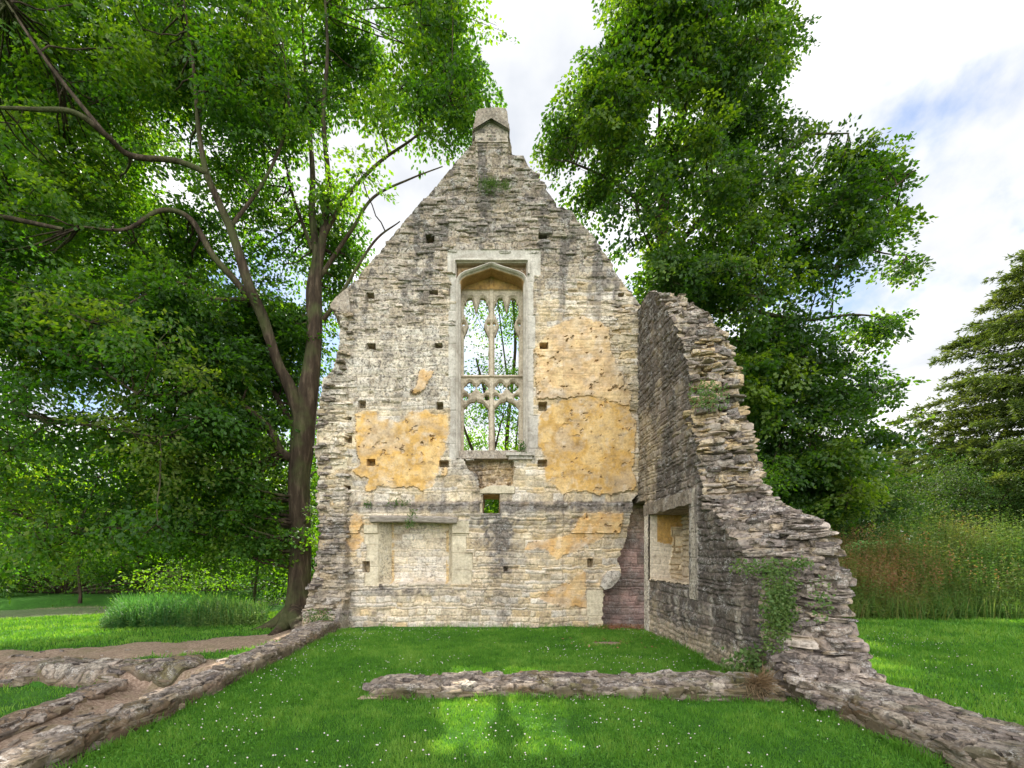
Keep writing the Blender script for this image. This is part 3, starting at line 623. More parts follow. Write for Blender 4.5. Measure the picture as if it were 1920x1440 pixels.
# tracery as one carved slab: distance to its openings drives the chamfer
YT = WY + 0.40; KT = F / YT
def tp(px, py): return (px - CX) / KT, EYE - (py - CY) / KT
st = 0.0085
tx = np.arange(-0.74, 0.82, st); tz = np.arange(4.0, 8.42, st); TX, TZ = np.meshgrid(tx, tz)
QX = CX + TX * KT; QY = CY - (TZ - EYE) * KT               # drawn in wall pixels for easy tracing
def circ(cx, cy, r): return np.hypot(QX - cx, QY - cy) - r
def rect(xa, xb, ya, yb): return np.maximum(np.maximum(xa - QX, QX - xb), np.maximum(ya - QY, QY - yb))
def q4(cx, cy, r):
    o = r * 0.55; return np.minimum.reduce([circ(cx - o, cy, r * .55), circ(cx + o, cy, r * .55), circ(cx, cy - o, r * .55), circ(cx, cy + o, r * .55), circ(cx, cy, r * .35)])
hol = []
for xa, xb in ((870, 915.5), (927.5, 972.5)):
    w = xb - xa; c = (xa + xb) / 2
    body = rect(xa, xb, 575, 704)
    # upper light: two cusped heads and the hanging stub of the lost tracery
    h1 = np.minimum(circ(xa + w * .26, 567, w * .17), rect(xa + 1, c - 2, 570, 583)); h2 = np.minimum(circ(xb - w * .26, 567, w * .17), rect(c + 2, xb - 1, 570, 583))
    cus = np.maximum(circ(c, 596, w * .60), -(QY - 572))
    body = np.minimum(body, np.minimum(h1, h2))
    tri = np.maximum(np.maximum(np.abs(QX - c) * 1.0 - (588 - QY) * .30, QY - 588), 556 - QY)   # pendant cusp
    body = np.maximum(body, -tri)
    # bulging remains on the mullion and jambs
    b1 = np.maximum(np.abs(QX - xa) - 9 * np.clip(1 - np.abs(QY - 611) / 21, 0, 1) ** .8, np.abs(QY - 611) - 20)
    b2 = np.maximum(np.abs(QX - xb) - 9 * np.clip(1 - np.abs(QY - 611) / 21, 0, 1) ** .8, np.abs(QY - 611) - 20)
    body = np.maximum(body, -np.minimum(b1, b2)); hol.append(body)
    hol.append(np.minimum(circ(xa - 1.0, 608, 3.0), circ(xb + 1.0, 608, 3.0)))
    # quatrefoils
    for fc in (.24, .76): hol.append(q4(xa + w * fc, 727, 9.6))
    # lower light with a cusped ogee head
    og = 747 + 17 * np.clip(np.abs(QX - c) / (w / 2), 0, 1) ** 0.6 + 2.5 * np.cos(np.abs(QX - c) / (w / 2) * np.pi * 2.0)
    hol.append(np.maximum(rect(xa, xb, 700, 844), (og - QY) * .8))
    for s in (xa + 3, xb - 3): hol.append(np.maximum(circ(s, 746, 5.0), -np.abs(QX - s) + 0))
sd = np.minimum.reduce(hol) / KT
yy = YT - np.clip(sd * 1.1, 0, 0.055) + 0.006 * fbm(TX * 9, TZ * 9, 0, 6, 3)
tran = np.clip(1 - np.abs(QY - 707) / 4.0, 0, 1); yy = yy - 0.05 * sstep(0, .6, tran) - 0.025 * sstep(5.0, 3.0, np.abs(QX - 921.5)) * (QY < 846)
head = sstep(549, 546, QY); yy = yy - 0.05 * head
tcol = mixc(np.array([0.47, 0.40, 0.305]) * (1 + .12 * fbm(TX * 3, TZ * 3, 0, 2, 3))[..., None], np.array([0.36, 0.21, 0.07]) * (1 + .5 * fbm(TX * 5, TZ * 5, 0, 12, 4))[..., None], np.clip(head * (1.0 + 0.2 * fbm(TX * 3, TZ * 4, 0, 7, 2)), 0, 1))
ii = np.minimum.reduce([sd[:-1, :-1], sd[1:, :-1], sd[:-1, 1:], sd[1:, 1:]]) > 0
a = Acc(); nv = TX.size
vf = np.stack([TX, yy, TZ], -1).reshape(-1, 3); vb = np.stack([TX, np.full_like(TX, YT + 0.10), TZ], -1).reshape(-1, 3)
F1 = grid_faces(*TX.shape, ii); F2 = grid_faces(*TX.shape, ii, True) + nv
# side walls along the border of the mask
e = {}
H, Wd = ii.shape; pad = np.zeros((H + 2, Wd + 2), bool); pad[1:-1, 1:-1] = ii; nc = Wd + 1
I, J = np.nonzero(ii); sides = []
for di, dj, p, q in ((0, -1, (1, 0), (0, 0)), (0, 1, (0, 1), (1, 1)), (-1, 0, (0, 0), (0, 1)), (1, 0, (1, 1), (1, 0))):
    m = ~pad[I + 1 + di, J + 1 + dj]; i, j = I[m], J[m]
    A_ = (i + p[0]) * nc + j + p[1]; B_ = (i + q[0]) * nc + j + q[1]; sides.append(np.stack([A_, B_, B_ + nv, A_ + nv], 1))
tc2 = tcol.reshape(-1, 3)
a.add(np.concatenate([vf, vb]), [F1, F2, np.concatenate(sides)], Col=np.concatenate([tc2, tc2]), lich=np.full(2 * nv, 0.35))
sub(a, 'tracery', M_ash, tw)
# broken sill, with the surviving piece on the right
a = Acc()
v, f = box(-0.74, 0.81, WY - 0.10, WY + 0.84, 3.86, 4.04); addv(a, v, f, GREY * 0.9, 0.6, nz=0.0)
sub(a, 'window_sill', M_wall, tw)
a = Acc()
for (q0, q1, ya, yb_, w_) in ((948, 1001, 852, 858, .20), (953, 997, 858, 864, .15)):
    xa, za = rc(q0, ya); xb, zb_ = rc(q1, yb_); v, f = box(xa, xb, WY - w_ - 0.02, WY, zb_, za); addv(a, v, f, AGC * 0.9, 0.5, nz=0.02)
sub(a, 'sill_moulding', M_ash, tw)

# little square window: its four inner faces
a = Acc(); x0, zt = rc(906, 928); x1, zb = rc(937, 963)
for (p0, p1) in (((x0, zb), (x0, zt)), ((x0, zt), (x1, zt)), ((x1, zt), (x1, zb)), ((x1, zb), (x0, zb))):
    T1, T2 = np.meshgrid(np.linspace(0, 1, 12), np.linspace(0, 1, 16), indexing='ij')
    v = np.stack([p0[0] + (p1[0] - p0[0]) * T1, WY - 0.09 + 0.95 * T2, p0[1] + (p1[1] - p0[1]) * T1], -1).reshape(-1, 3)
    addv(a, v, grid_faces(12, 16), YEL * 0.9, 0.3, nz=0.03)
sq = child(a.make('square_window', M_wall))

# timber lintel over the niche
xa, za = rc(698, 967); xb, zb = rc(858, 969)
pth = np.stack([np.linspace(xa, xb, 30), np.full(30, WY - 0.10), np.linspace(za - 0.09, zb - 0.10, 30)], 1)
pth[:, 2] += 0.02 * np.sin(np.linspace(0, 3, 30)); v, f = tube(pth, 0.085 + 0.012 * vn(np.linspace(0, 9, 30), 0 * pth[:, 0], 0, 3), 8)
m_ = v - np.repeat(pth, 8, 0); v = np.repeat(pth, 8, 0) + (np.sign(m_) * np.abs(m_ / .085) ** .55 * .085) * np.array([1, 1.7, .95]); v = np.concatenate([v, pth[:1], pth[-1:]])
caps = np.array([[j, (j + 1) % 8, 240] for j in range(8)] + [[232 + (j + 1) % 8, 232 + j, 241] for j in range(8)])
child(mk('timber_lintel', v, [f, caps], M_timber))
# corbel stone of the fireplace hood
xa, za = rc(1128, 1068); bm_pts = cpt([(1131,1105),(1124,1098),(1128,1085),(1138,1070),(1158,1070),(1161,1078),(1152,1092),(1143,1101)])
a = Acc(); n_ = len(bm_pts)
v = np.concatenate([np.insert(bm_pts, 1, WY - 0.17, 1), np.insert(bm_pts, 1, WY + 0.1, 1)]); i_ = np.arange(n_); j_ = (i_ + 1) % n_
ctr = v[:n_].mean(0); v = np.concatenate([v, [ctr - np.array([0, 0.04, 0])]])
a.add(v, [np.stack([i_, j_, np.full(n_, 2 * n_)], 1), np.stack([i_, i_ + n_, j_ + n_, j_], 1)], Col=np.tile(AGC * 1.0, (len(v), 1)), lich=np.full(len(v), .7))
child(a.make('corbel', M_ash))
# gabled top stone of the stack
a = Acc(); zb = rc(0, 268)[1]; 
def prism(poly, y0, y1, col, a, lich=0.6, nz=0.012):
    c_ = densify(np.vstack([cpt(poly), cpt(poly[:1])]), 0.07)[:-1]; n_ = len(c_)
    ys = np.linspace(y0, y1, 9)
    ring = np.concatenate([np.insert(c_, 1, y, 1) for y in ys]); k = len(ys)
    i, j = np.mgrid[0:k - 1, 0:n_]; j2 = (j + 1) % n_
    fq = np.stack([i * n_ + j, (i + 1) * n_ + j, (i + 1) * n_ + j2, i * n_ + j2], -1).reshape(-1, 4)
    ct = c_.mean(0); v = np.concatenate([ring, [[ct[0], y0, ct[1]], [ct[0], y1, ct[1]]]]); b0 = k * n_
    ii_ = np.arange(n_); jj_ = (ii_ + 1) % n_
    f3 = np.concatenate([np.stack([ii_, jj_, np.full(n_, b0)], 1), np.stack([jj_ + (k - 1) * n_, ii_ + (k - 1) * n_, np.full(n_, b0 + 1)], 1)])
    v = v + nz * np.stack([fbm(v[:, 0] * 7, v[:, 1] * 7, v[:, 2] * 7, s, 3) for s in (1, 2, 3)], 1)
    cc = np.asarray(col)[None] * (1 + 0.2 * fbm(v[:, 0] * 4, v[:, 1] * 4, v[:, 2] * 4, 9, 3))[:, None]
    a.add(v, [fq, f3], Col=cc, lich=np.full(len(v), lich))
prism([(891,272),(891,240),(921,218),(952,240),(952,272)], WY - 0.08, WY + 0.85, GREY * .95, a)
prism([(890,252),(890,244),(893,220),(898,215),(914,213),(920,217),(921,224)], WY - 0.14, WY + 0.40, GREY * .72, a)
prism([(953,252),(921,224),(922,217),(929,212),(947,214),(951,221),(953,244)], WY - 0.14, WY + 0.40, GREY * .72, a)
prism([(888,256),(888,247),(921,215),(954,247),(954,256),(921,224)], WY - 0.19, WY - 0.13, GREY * 0.6, a)
child(a.make('gabled_cap', M_wall))
# eaves kneeler stone on the left
a = Acc(); prism([(655,545),(633,562),(622,576),(624,583),(640,590),(660,590)], WY - 0.12, WY + 0.5, GREY * 0.9, a); child(a.make('kneeler_stone', M_wall))

# ------------------------------------------------------------------ side wall running towards the camera
SX = 3.40
def face_x(y, z): return SX + 0.0 * y
PIN = np.array([(7.30, 9.75), (7.05, 9.35), (6.6, 8.95), (6.35, 8.70), (5.6, 8.15), (4.95, 7.78), (4.4, 7.72), (3.9, 7.66), (3.43, 7.44), (3.0, 7.36), (2.5, 7.25), (2.2, 6.75), (1.9, 6.35), (1.45, 5.9), (0.9, 5.7), (0.45, 5.5), (0.2, 5.2), (-0.4, 5.0)])
POUT = np.array([(7.05, 9.85), (6.75, 9.45), (6.3, 8.85), (5.6, 8.15), (5.0, 7.80), (4.3, 7.60), (3.7, 7.36), (2.97, 7.06), (2.45, 6.75), (2.25, 6.3), (2.05, 5.75), (1.88, 5.50), (1.38, 5.33), (0.77, 5.22), (0.45, 5.02), (0.2, 4.85), (-0.4, 4.7)])
BS = bounds_for((0.05, 0.15), 31)
def side_lo_fn(z, q):
    a_ = np.interp(z, PIN[::-1, 0], PIN[::-1, 1]); b_ = np.interp(z, POUT[::-1, 0], POUT[::-1, 1])
    r = np.searchsorted(BS, z) - 1
    mid = 0.14 * math.sin(math.pi * q)
    return a_ * (1 - q) + b_ * q + mid * vn(z * 1.7, q * 3 + 0 * z, 0, 5) + 0.14 * (h3(r, int(q * 4.99), 1, 5) - 0.5)
def side_hi_fn(z, q): return np.where(z < 2.86, 9.98, WY + 0.3)
def side_D(y, z, plain=False, amp=1.0):
    d, i1, i2, i3, r, up = courses(y, z, 31, (0.05, 0.15), (0.14, 0.45), 0.05)
    prof = sstep(0, 0.03, d); n1 = fbm(y * 3, z * 3, 0, 33, 4); n2 = fbm(y * 11, z * 11, 0, 34, 3); big = fbm(y * 1.0, z * .8, 0, 38, 4)
    a_ = (0.065 * amp if plain else 0.028)
    D = a_ * prof * (0.7 + 1.1 * (i1 - 0.3)) + a_ * 0.4 * (up - .5) + 0.014 * n2 + 0.03 * n1
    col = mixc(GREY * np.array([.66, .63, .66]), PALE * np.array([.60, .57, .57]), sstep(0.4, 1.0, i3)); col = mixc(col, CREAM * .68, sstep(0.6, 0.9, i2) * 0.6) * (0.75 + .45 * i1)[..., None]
    if plain:
        yel = sstep(-0.15, 0.35, n1 + 0.3 * np.exp(-((z - 4.2) / 1.2) ** 2) - .1) * sstep(2.3, 3.2, z) * sstep(6.1, 5.2, z)
        D = D - .10 * sstep(.1, .5, fbm(y * 2.6, z * 3.2, 0, 43, 3)); col = mixc(col, YEL * .95, yel * 0.7); col = mixc(col, MORT, (1 - prof) * 0.5)
        dk = sstep(0.10, 0.5, fbm(y * 2, z * 5, 0, 36, 4) + 0.15) * 0.6
        col = mixc(col, DARK * 1.5, dk); return D, col, np.clip(0.5 + 0.5 * n1 + dk, 0, 1)
    st_ = fbm(y * 2.2, z * 0.8, 0, 37, 4)
    dk = sstep(-0.42, 0.28, st_ + 0.35 * n2 + 0.22 * sstep(4.4, 5.6, z) + 0.18 * sstep(3.0, 2.2, z) - 0.25 * sstep(3.0, 3.8, z) * sstep(5.2, 4.6, z)) * 0.86
    wht = sstep(0.1, 0.4, fbm(y * 6, z * 1.2, 0, 39, 3)) * sstep(1.4, 0.6, z)
    warm = sstep(9.0, 9.9, y) * sstep(5.2, 4.2, z) * 0.55 + 0.3 * sstep(0.2, 0.6, n1)
    col = mixc(col, CREAM * 0.95, warm.clip(0, 1)); col = mixc(col, DARK * 1.25, dk * (1 - 0.6 * warm.clip(0, 1))); col = mixc(col, PALE, wht * .5)
    col = mixc(col, CREAM * .9, sstep(0.5, 0.25, z + .2 * n1) * .5)
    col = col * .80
    # dressed jambs of the opening
    j1 = (y > 9.70) & (y < 9.98) & (z < 2.75); j2 = (y > 7.40) & (y < 7.74) & (z < 2.75) & (z > 0.9)
    fr = (z / 0.42 + 0.2) % 1; jn = sstep(.04, 0, np.minimum(fr, 1 - fr))
    D = np.where(j1 | j2, 0.035 - 0.012 * jn + 0.004 * n2, D)
    col = np.where(j1[..., None], mixc(PALE * (1.0 + .1 * n1)[..., None], DARK * 2, 0.3 * sstep(0, .5, n1)), col)
    col = np.where(j2[..., None], mixc(PALE * .75 * (1.0 + .1 * n1)[..., None], DARK * 1.6, sstep(-0.2, .3, fbm(y * 9, z * 1.2, 0, 41, 3)) * .85), col)
    return D, col, np.clip(0.45 + .6 * dk, 0, 1)
OY0, OY1, OZ0, OZ1 = 7.74, 9.72, 1.12, 2.50
def side_cut(y, z): return (y > OY0) & (y < OY1) & (z > OZ0) & (z < OZ1)
TS = 0.78
Ay = np.arange(4.3, 10.82, 0.0205); Zs = np.arange(-0.40, 7.28, 0.0165)
acc = wall_mesh(Ay, Zs, side_lo_fn, side_hi_fn, side_D, TS, lambda a, d, z: np.stack([SX + d + 0 * a, a, z], -1).reshape(-1, 3), side_cut, side_lo=1.25, nd=40, back_cut=lambda a, z: np.zeros(np.shape(a), bool))
r_ = np.random.default_rng(13)
n = 950; q = r_.random(n); z = np.where(r_.random(n) < 0.5, r_.uniform(0, 2.5, n), r_.uniform(0.0, 7.0, n))
y = np.interp(z, PIN[::-1, 0], PIN[::-1, 1]) * (1 - q) + np.interp(z, POUT[::-1, 0], POUT[::-1, 1]) * q
sl_ = r_.uniform(-0.03, 0.16, n)
c = np.stack([SX + .08 + q * (TS - .14), y + sl_, z], 1)
dm = np.stack([0.10 + 0.24 * r_.random(n) ** 1.5, r_.uniform(0.14, 0.28, n), 0.03 + 0.10 * r_.random(n) ** 1.6], 1)
cs_ = stone_cols(n, r_, 0.22, 0.45); yw = ((z > 2.8) & (z < 5.6) & (q < .7) & (r_.random(n) < 0.4)); cs_[yw] = mixc(cs_[yw], YEL, np.full(yw.sum(), .6))
sv = stones(c, dm, r_.normal(0, 0.3, n), cs_, 15, 0.10, 0.15); acc.add(sv[0], [sv[1]], Col=sv[2], lich=sv[3])
# rubble foot of the broken end
n = 240; x = r_.uniform(3.42, 4.10, n); y = r_.uniform(4.55, 5.4, n)
zz = 0.10 + 0.38 * sstep(4.6, 5.4, y) * r_.uniform(.4, 1, n)
c = np.stack([x, y, zz], 1); dm = np.stack([r_.uniform(.10, .28, n), r_.uniform(.10, .24, n), r_.uniform(.04, .10, n)], 1)
sv = stones(c, dm, r_.uniform(0, 3, n), stone_cols(n, r_, .25, .4), 16, .15, .18); acc.add(sv[0], [sv[1]], Col=sv[2], lich=sv[3])
side = child(acc.make('side_wall', M_wall)); side['label'] = 'dark weathered side wall stepping down to a ragged broken end'
# recess behind the opening
rec = bpy.data.objects.new('wall_recess', None); S.collection.objects.link(rec); child(rec); bpy.context.view_layer.update()
def panel(p0, pu, pv, nu, nv_, colfn, bump_, seed):
    p0, pu, pv = map(np.array, (p0, pu, pv)); U, V = np.meshgrid(np.linspace(0, 1, nu), np.linspace(0, 1, nv_), indexing='ij')
    nr = np.cross(pu, pv).astype(float); nr /= np.linalg.norm(nr); lu, lv = np.linalg.norm(pu), np.linalg.norm(pv)
    d, i1, i2, i3, r, up = courses(U * lu, V * lv, seed, (0.08, 0.15), (.18, .4)); prof = sstep(0, .025, d)
    hh = bump_ * prof * (.6 + i1) + .008 * fbm(U * lu * 9, V * lv * 9, 0, 2, 3)
    v = p0 + U[..., None] * pu + V[..., None] * pv; col, hm = colfn(U, V, i1, i2, prof); v = v + nr * (hh * hm)[..., None]
    return v.reshape(-1, 3), grid_faces(nu, nv_), col.reshape(-1, 3)
def far_jamb(U, V, i1, i2, prof):
    n1 = fbm(U * 4, V * 4, 0, 81, 3); rag = (U + .12 * n1 > 0.62) & (V < .82)
    ocm = (V + .1 * n1 > .52) & (U > .22) & ~rag
    c = mixc(CREAM * (1 + .15 * n1)[..., None], PALE, .5 + 0 * U); c = np.where(ocm[..., None], OCH * (1 + .25 * n1)[..., None], c)
    c = np.where(rag[..., None], mixc(CREAM * (.8 + .4 * i1)[..., None], YEL, .3 * (1 - prof)), c); return c, np.where(rag, 1.0, 0.15)
def rub(U, V, i1, i2, prof): return mixc(CREAM * (.7 + .4 * i1)[..., None], GREY, .4 + 0 * U), 1.0 + 0 * U
a = Acc()
for args in (((SX, OY1, OZ0), (TS - .07, 0, 0), (0, 0, OZ1 - OZ0), 40, 70, far_jamb, .04, 3), ((SX, OY0, OZ0), (0, 0, OZ1 - OZ0), (TS - .07, 0, 0), 60, 40, rub, .02, 4),
             ((SX + TS - .07, OY1, OZ0), (0, OY0 - OY1, 0), (0, 0, OZ1 - OZ0), 90, 70, rub, .05, 5), ((SX - .02, OY0, OZ0 - .01), (TS, 0, 0), (0, OY1 - OY0, 0), 30, 60, rub, .03, 6)):
    v, f, cc = panel(*args); a.add(v, [f], Col=cc, lich=np.full(len(v), .3))
sub(a, 'reveal', M_wall, rec)
a = Acc(); v, f = box(SX - .05, SX + TS - .05, OY0 - .02, OY1 + .28, OZ1, OZ1 + .24)
gx_ = np.array([0, 1]); # subdivide the beam for a worn look
nn = 60; pth = np.stack([np.full(nn, SX + .30), np.linspace(OY0 - .10, OY1 + .27, nn), np.full(nn, OZ1 + .12)], 1)
sq_ = [(-.36, -.12), (-.36, .12), (.36, .12), (.36, -.12)]; rngs = np.concatenate([[(p[0] + ox, p[1], p[2] + oz) for ox, oz in sq_] for p in pth])
i, j = np.mgrid[0:nn - 1, 0:4]; j2 = (j + 1) % 4; f = np.stack([i * 4 + j, i * 4 + j2, (i + 1) * 4 + j2, (i + 1) * 4 + j], -1).reshape(-1, 4)
f = np.concatenate([f, [[0, 3, 2, 1], [4 * nn - 4, 4 * nn - 3, 4 * nn - 2, 4 * nn - 1]]])
addv(a, rngs, f, GREY * .62, .8, nz=.03); sub(a, 'lintel', M_wall, rec)

# ------------------------------------------------------------------ low ruined walls on the lawn
def low_wall(name, path, width, height, seed, label, moss=0.5, slabs=200, earth=0.0, lump=1.0):
    path = catmull(path, 40); seg = np.linalg.norm(np.diff(path, axis=0), axis=1); s = np.concatenate([[0], np.cumsum(seg)])
    n_ = int(s[-1] / 0.022); t = np.linspace(0, s[-1], n_); pth = np.stack([np.interp(t, s, path[:, k]) for k in range(2)], 1)
    d = np.gradient(pth, axis=0); d /= np.linalg.norm(d, axis=1)[:, None]; nr = np.stack([-d[:, 1], d[:, 0]], 1)
    pth = pth + nr * (.035 * vn(t * 1.6, 0 * t, 0, seed) + .02 * vn(t * 5, 0 * t, 0, seed + 1))[:, None]; wv = width(t / s[-1]); hv = height(t / s[-1]); m = 64; q = np.linspace(-1, 1, m)
    endf = np.minimum(1, (np.minimum(t, s[-1] - t) / 0.16 + 0.02)) ** .5
    Q, T_ = np.meshgrid(q, t); Wv = wv[:, None] / 2; Hv = (hv * endf)[:, None]
    cross = 1.0 * np.sign(Q) * np.abs(Q) ** 0.55                     # more columns near the faces
    side_ = np.abs(Q); lat = cross * Wv
    top = (1 - np.clip((side_ - 0.66) / 0.34, 0, 1) ** 1.5)
    lat = np.where(side_ > .66, np.sign(Q) * Wv * (0.80 + 0.2 * np.clip((side_ - .66) / .18, 0, 1)), Q / .66 * Wv * .80)
    pos = T_ + 10 * seed; lat2 = lat + np.sign(Q) * np.clip((side_ - .66) / .34, 0, 1) * (Hv + .1)
    f1, f2, idd, ax_, ay_ = voro(pos + .05 * vn(pos * 3, lat2 * 3), lat2 + .05 * vn(pos * 3, lat2 * 3, 5), (0.25, 0.19), seed)
    e_ = sstep(0.02, 0.13, f2 - f1)
    n1 = fbm(pos * 2.5, lat2 * 2.5, 0, seed, 4); n2 = fbm(pos * 10, lat2 * 10, 0, seed + 3, 3)
    hstone = 0.055 * e_ * (.4 + idd) + .035 * (ax_ * (idd - .5)) + .014 * n1 + .010 * n2 - .01
    hstone = hstone * lump; z = (Hv + hstone * endf[:, None]) * top + 0.0
    lat = lat * endf[:, None] ** .5 + np.sign(Q) * (side_ > .6) * (0.05 * e_ * (.3 + idd) + .04 * n1) * .8
    X = pth[:, 0:1] + nr[:, 0:1] * lat; Y = pth[:, 1:2] + nr[:, 1:2] * lat
    Zb = gh(X, Y); Z = Zb - 0.08 + (z + .08) 
    col = mixc(GREY * .72, PALE * .66, sstep(.3, .95, idd) * .8) * (.8 + .35 * h3(np.floor(idd * 997).astype(int), 3))[..., None]
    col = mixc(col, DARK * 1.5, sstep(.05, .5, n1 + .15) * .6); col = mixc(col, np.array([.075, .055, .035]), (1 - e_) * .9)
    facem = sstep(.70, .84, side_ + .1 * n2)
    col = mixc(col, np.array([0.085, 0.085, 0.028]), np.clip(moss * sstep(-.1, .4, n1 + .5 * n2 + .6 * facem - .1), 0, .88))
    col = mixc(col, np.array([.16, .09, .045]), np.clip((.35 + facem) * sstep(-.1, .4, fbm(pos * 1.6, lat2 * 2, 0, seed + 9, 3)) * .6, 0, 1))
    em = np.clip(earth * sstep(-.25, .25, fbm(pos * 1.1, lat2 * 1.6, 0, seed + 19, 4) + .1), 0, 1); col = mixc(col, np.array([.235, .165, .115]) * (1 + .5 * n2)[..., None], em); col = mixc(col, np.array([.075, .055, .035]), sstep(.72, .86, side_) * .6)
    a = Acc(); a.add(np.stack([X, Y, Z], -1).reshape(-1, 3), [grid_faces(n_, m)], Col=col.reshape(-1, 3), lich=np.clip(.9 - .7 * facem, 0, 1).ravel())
    r = np.random.default_rng(seed); k = slabs; tt = r.uniform(.02, .98, k); i = (tt * (n_ - 1)).astype(int)
    lt = r.uniform(-.86, .86, k) * wv[i] / 2; c = np.stack([pth[i, 0] + nr[i, 0] * lt, pth[i, 1] + nr[i, 1] * lt, np.zeros(k)], 1)
    c[:, 2] = gh(c[:, 0], c[:, 1]) + hv[i] * endf[i] * (1 - .25 * (np.abs(lt) / wv[i] * 2) ** 3) + .012
    dm = np.stack([.09 + .22 * r.random(k) ** 1.6, r.uniform(.07, .18, k), r.uniform(.03, .075, k)], 1)
    yaw = np.arctan2(d[i, 1], d[i, 0]) + r.normal(0, .5, k)
    sv = stones(c, dm, yaw, stone_cols(k, r, .1, .4) * .88, seed, .12, .2, .9); a.add(sv[0], [sv[1]], Col=sv[2], lich=sv[3])
    # stones showing in the two faces
    k = slabs; tt = r.uniform(.02, .98, k); i = (tt * (n_ - 1)).astype(int); sg = np.where(r.random(k) < .5, -1, 1)
    lt = sg * (wv[i] / 2 - .03); c = np.stack([pth[i, 0] + nr[i, 0] * lt, pth[i, 1] + nr[i, 1] * lt, np.zeros(k)], 1)
    c[:, 2] = gh(c[:, 0], c[:, 1]) + hv[i] * endf[i] * r.uniform(.1, .9, k)
    dm = np.stack([r.uniform(.12, .3, k), r.uniform(.08, .14, k), r.uniform(.03, .07, k)], 1)
    cc = stone_cols(k, r, .1, .6); cc = mixc(cc, np.array([.12, .09, .04]), r.uniform(.2, .8, k))
    sv = stones(c, dm, np.arctan2(d[i, 1], d[i, 0]) + r.normal(0, .15, k), cc, seed + 1, .08, .16, .3); a.add(sv[0], [sv[1]], Col=sv[2], lich=sv[3])
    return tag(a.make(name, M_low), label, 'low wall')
low_wall('low_wall', [(-1.42, 5.33), (-0.2, 5.42), (1.4, 5.40), (3.35, 5.32)], lambda t: 0.60 + 0 * t, lambda t: 0.10 + .05 * t + .02 * np.sin(t * 17), 3,
         'knee-low mossy rubble wall lying across the lawn in front of the gable', .9, 110, .2)
low_wall('low_wall', [(3.80, 5.6), (3.84, 4.7), (3.90, 3.6), (3.98, 2.4), (4.0, 1.8)], lambda t: .82 + .1 * t, lambda t: .20 + .02 * np.sin(t * 11), 5,
         'broad rubble wall footing leading to the lower right corner of the picture', .6, 200)
low_wall('low_wall', [(-3.58, 10.1), (-3.56, 8.6), (-3.50, 7.0), (-3.47, 5.2), (-3.46, 3.6), (-3.46, 1.9)], lambda t: .46 - .05 * t + .05 * np.sin(t * 47) + .03 * np.sin(t * 113), lambda t: .19 - .05 * t + .02 * np.sin(t * 19), 7,
         'long narrow wall footing from the left end of the gable to the lower left corner', .7, 150, .35, .75)
low_wall('low_wall', [(-9.5, 7.15), (-7.4, 7.22), (-6.0, 7.30), (-4.75, 7.40)], lambda t: .62 + .12 * np.sin(t * 21), lambda t: .04 + .03 * np.sin(t * 15), 9,
         'crumbling earth-covered wall stub beside the dirt path on the left', .8, 60, .8, .7)
low_wall('low_wall', [(-5.62, 6.95), (-5.60, 6.0), (-5.50, 4.6), (-5.5, 3.2)], lambda t: .30 + .06 * np.sin(t * 23), lambda t: .02 + 0 * t, 12,
         'thin line of sunken kerb stones edging the trench at the far left', .8, 30, .8, .6)

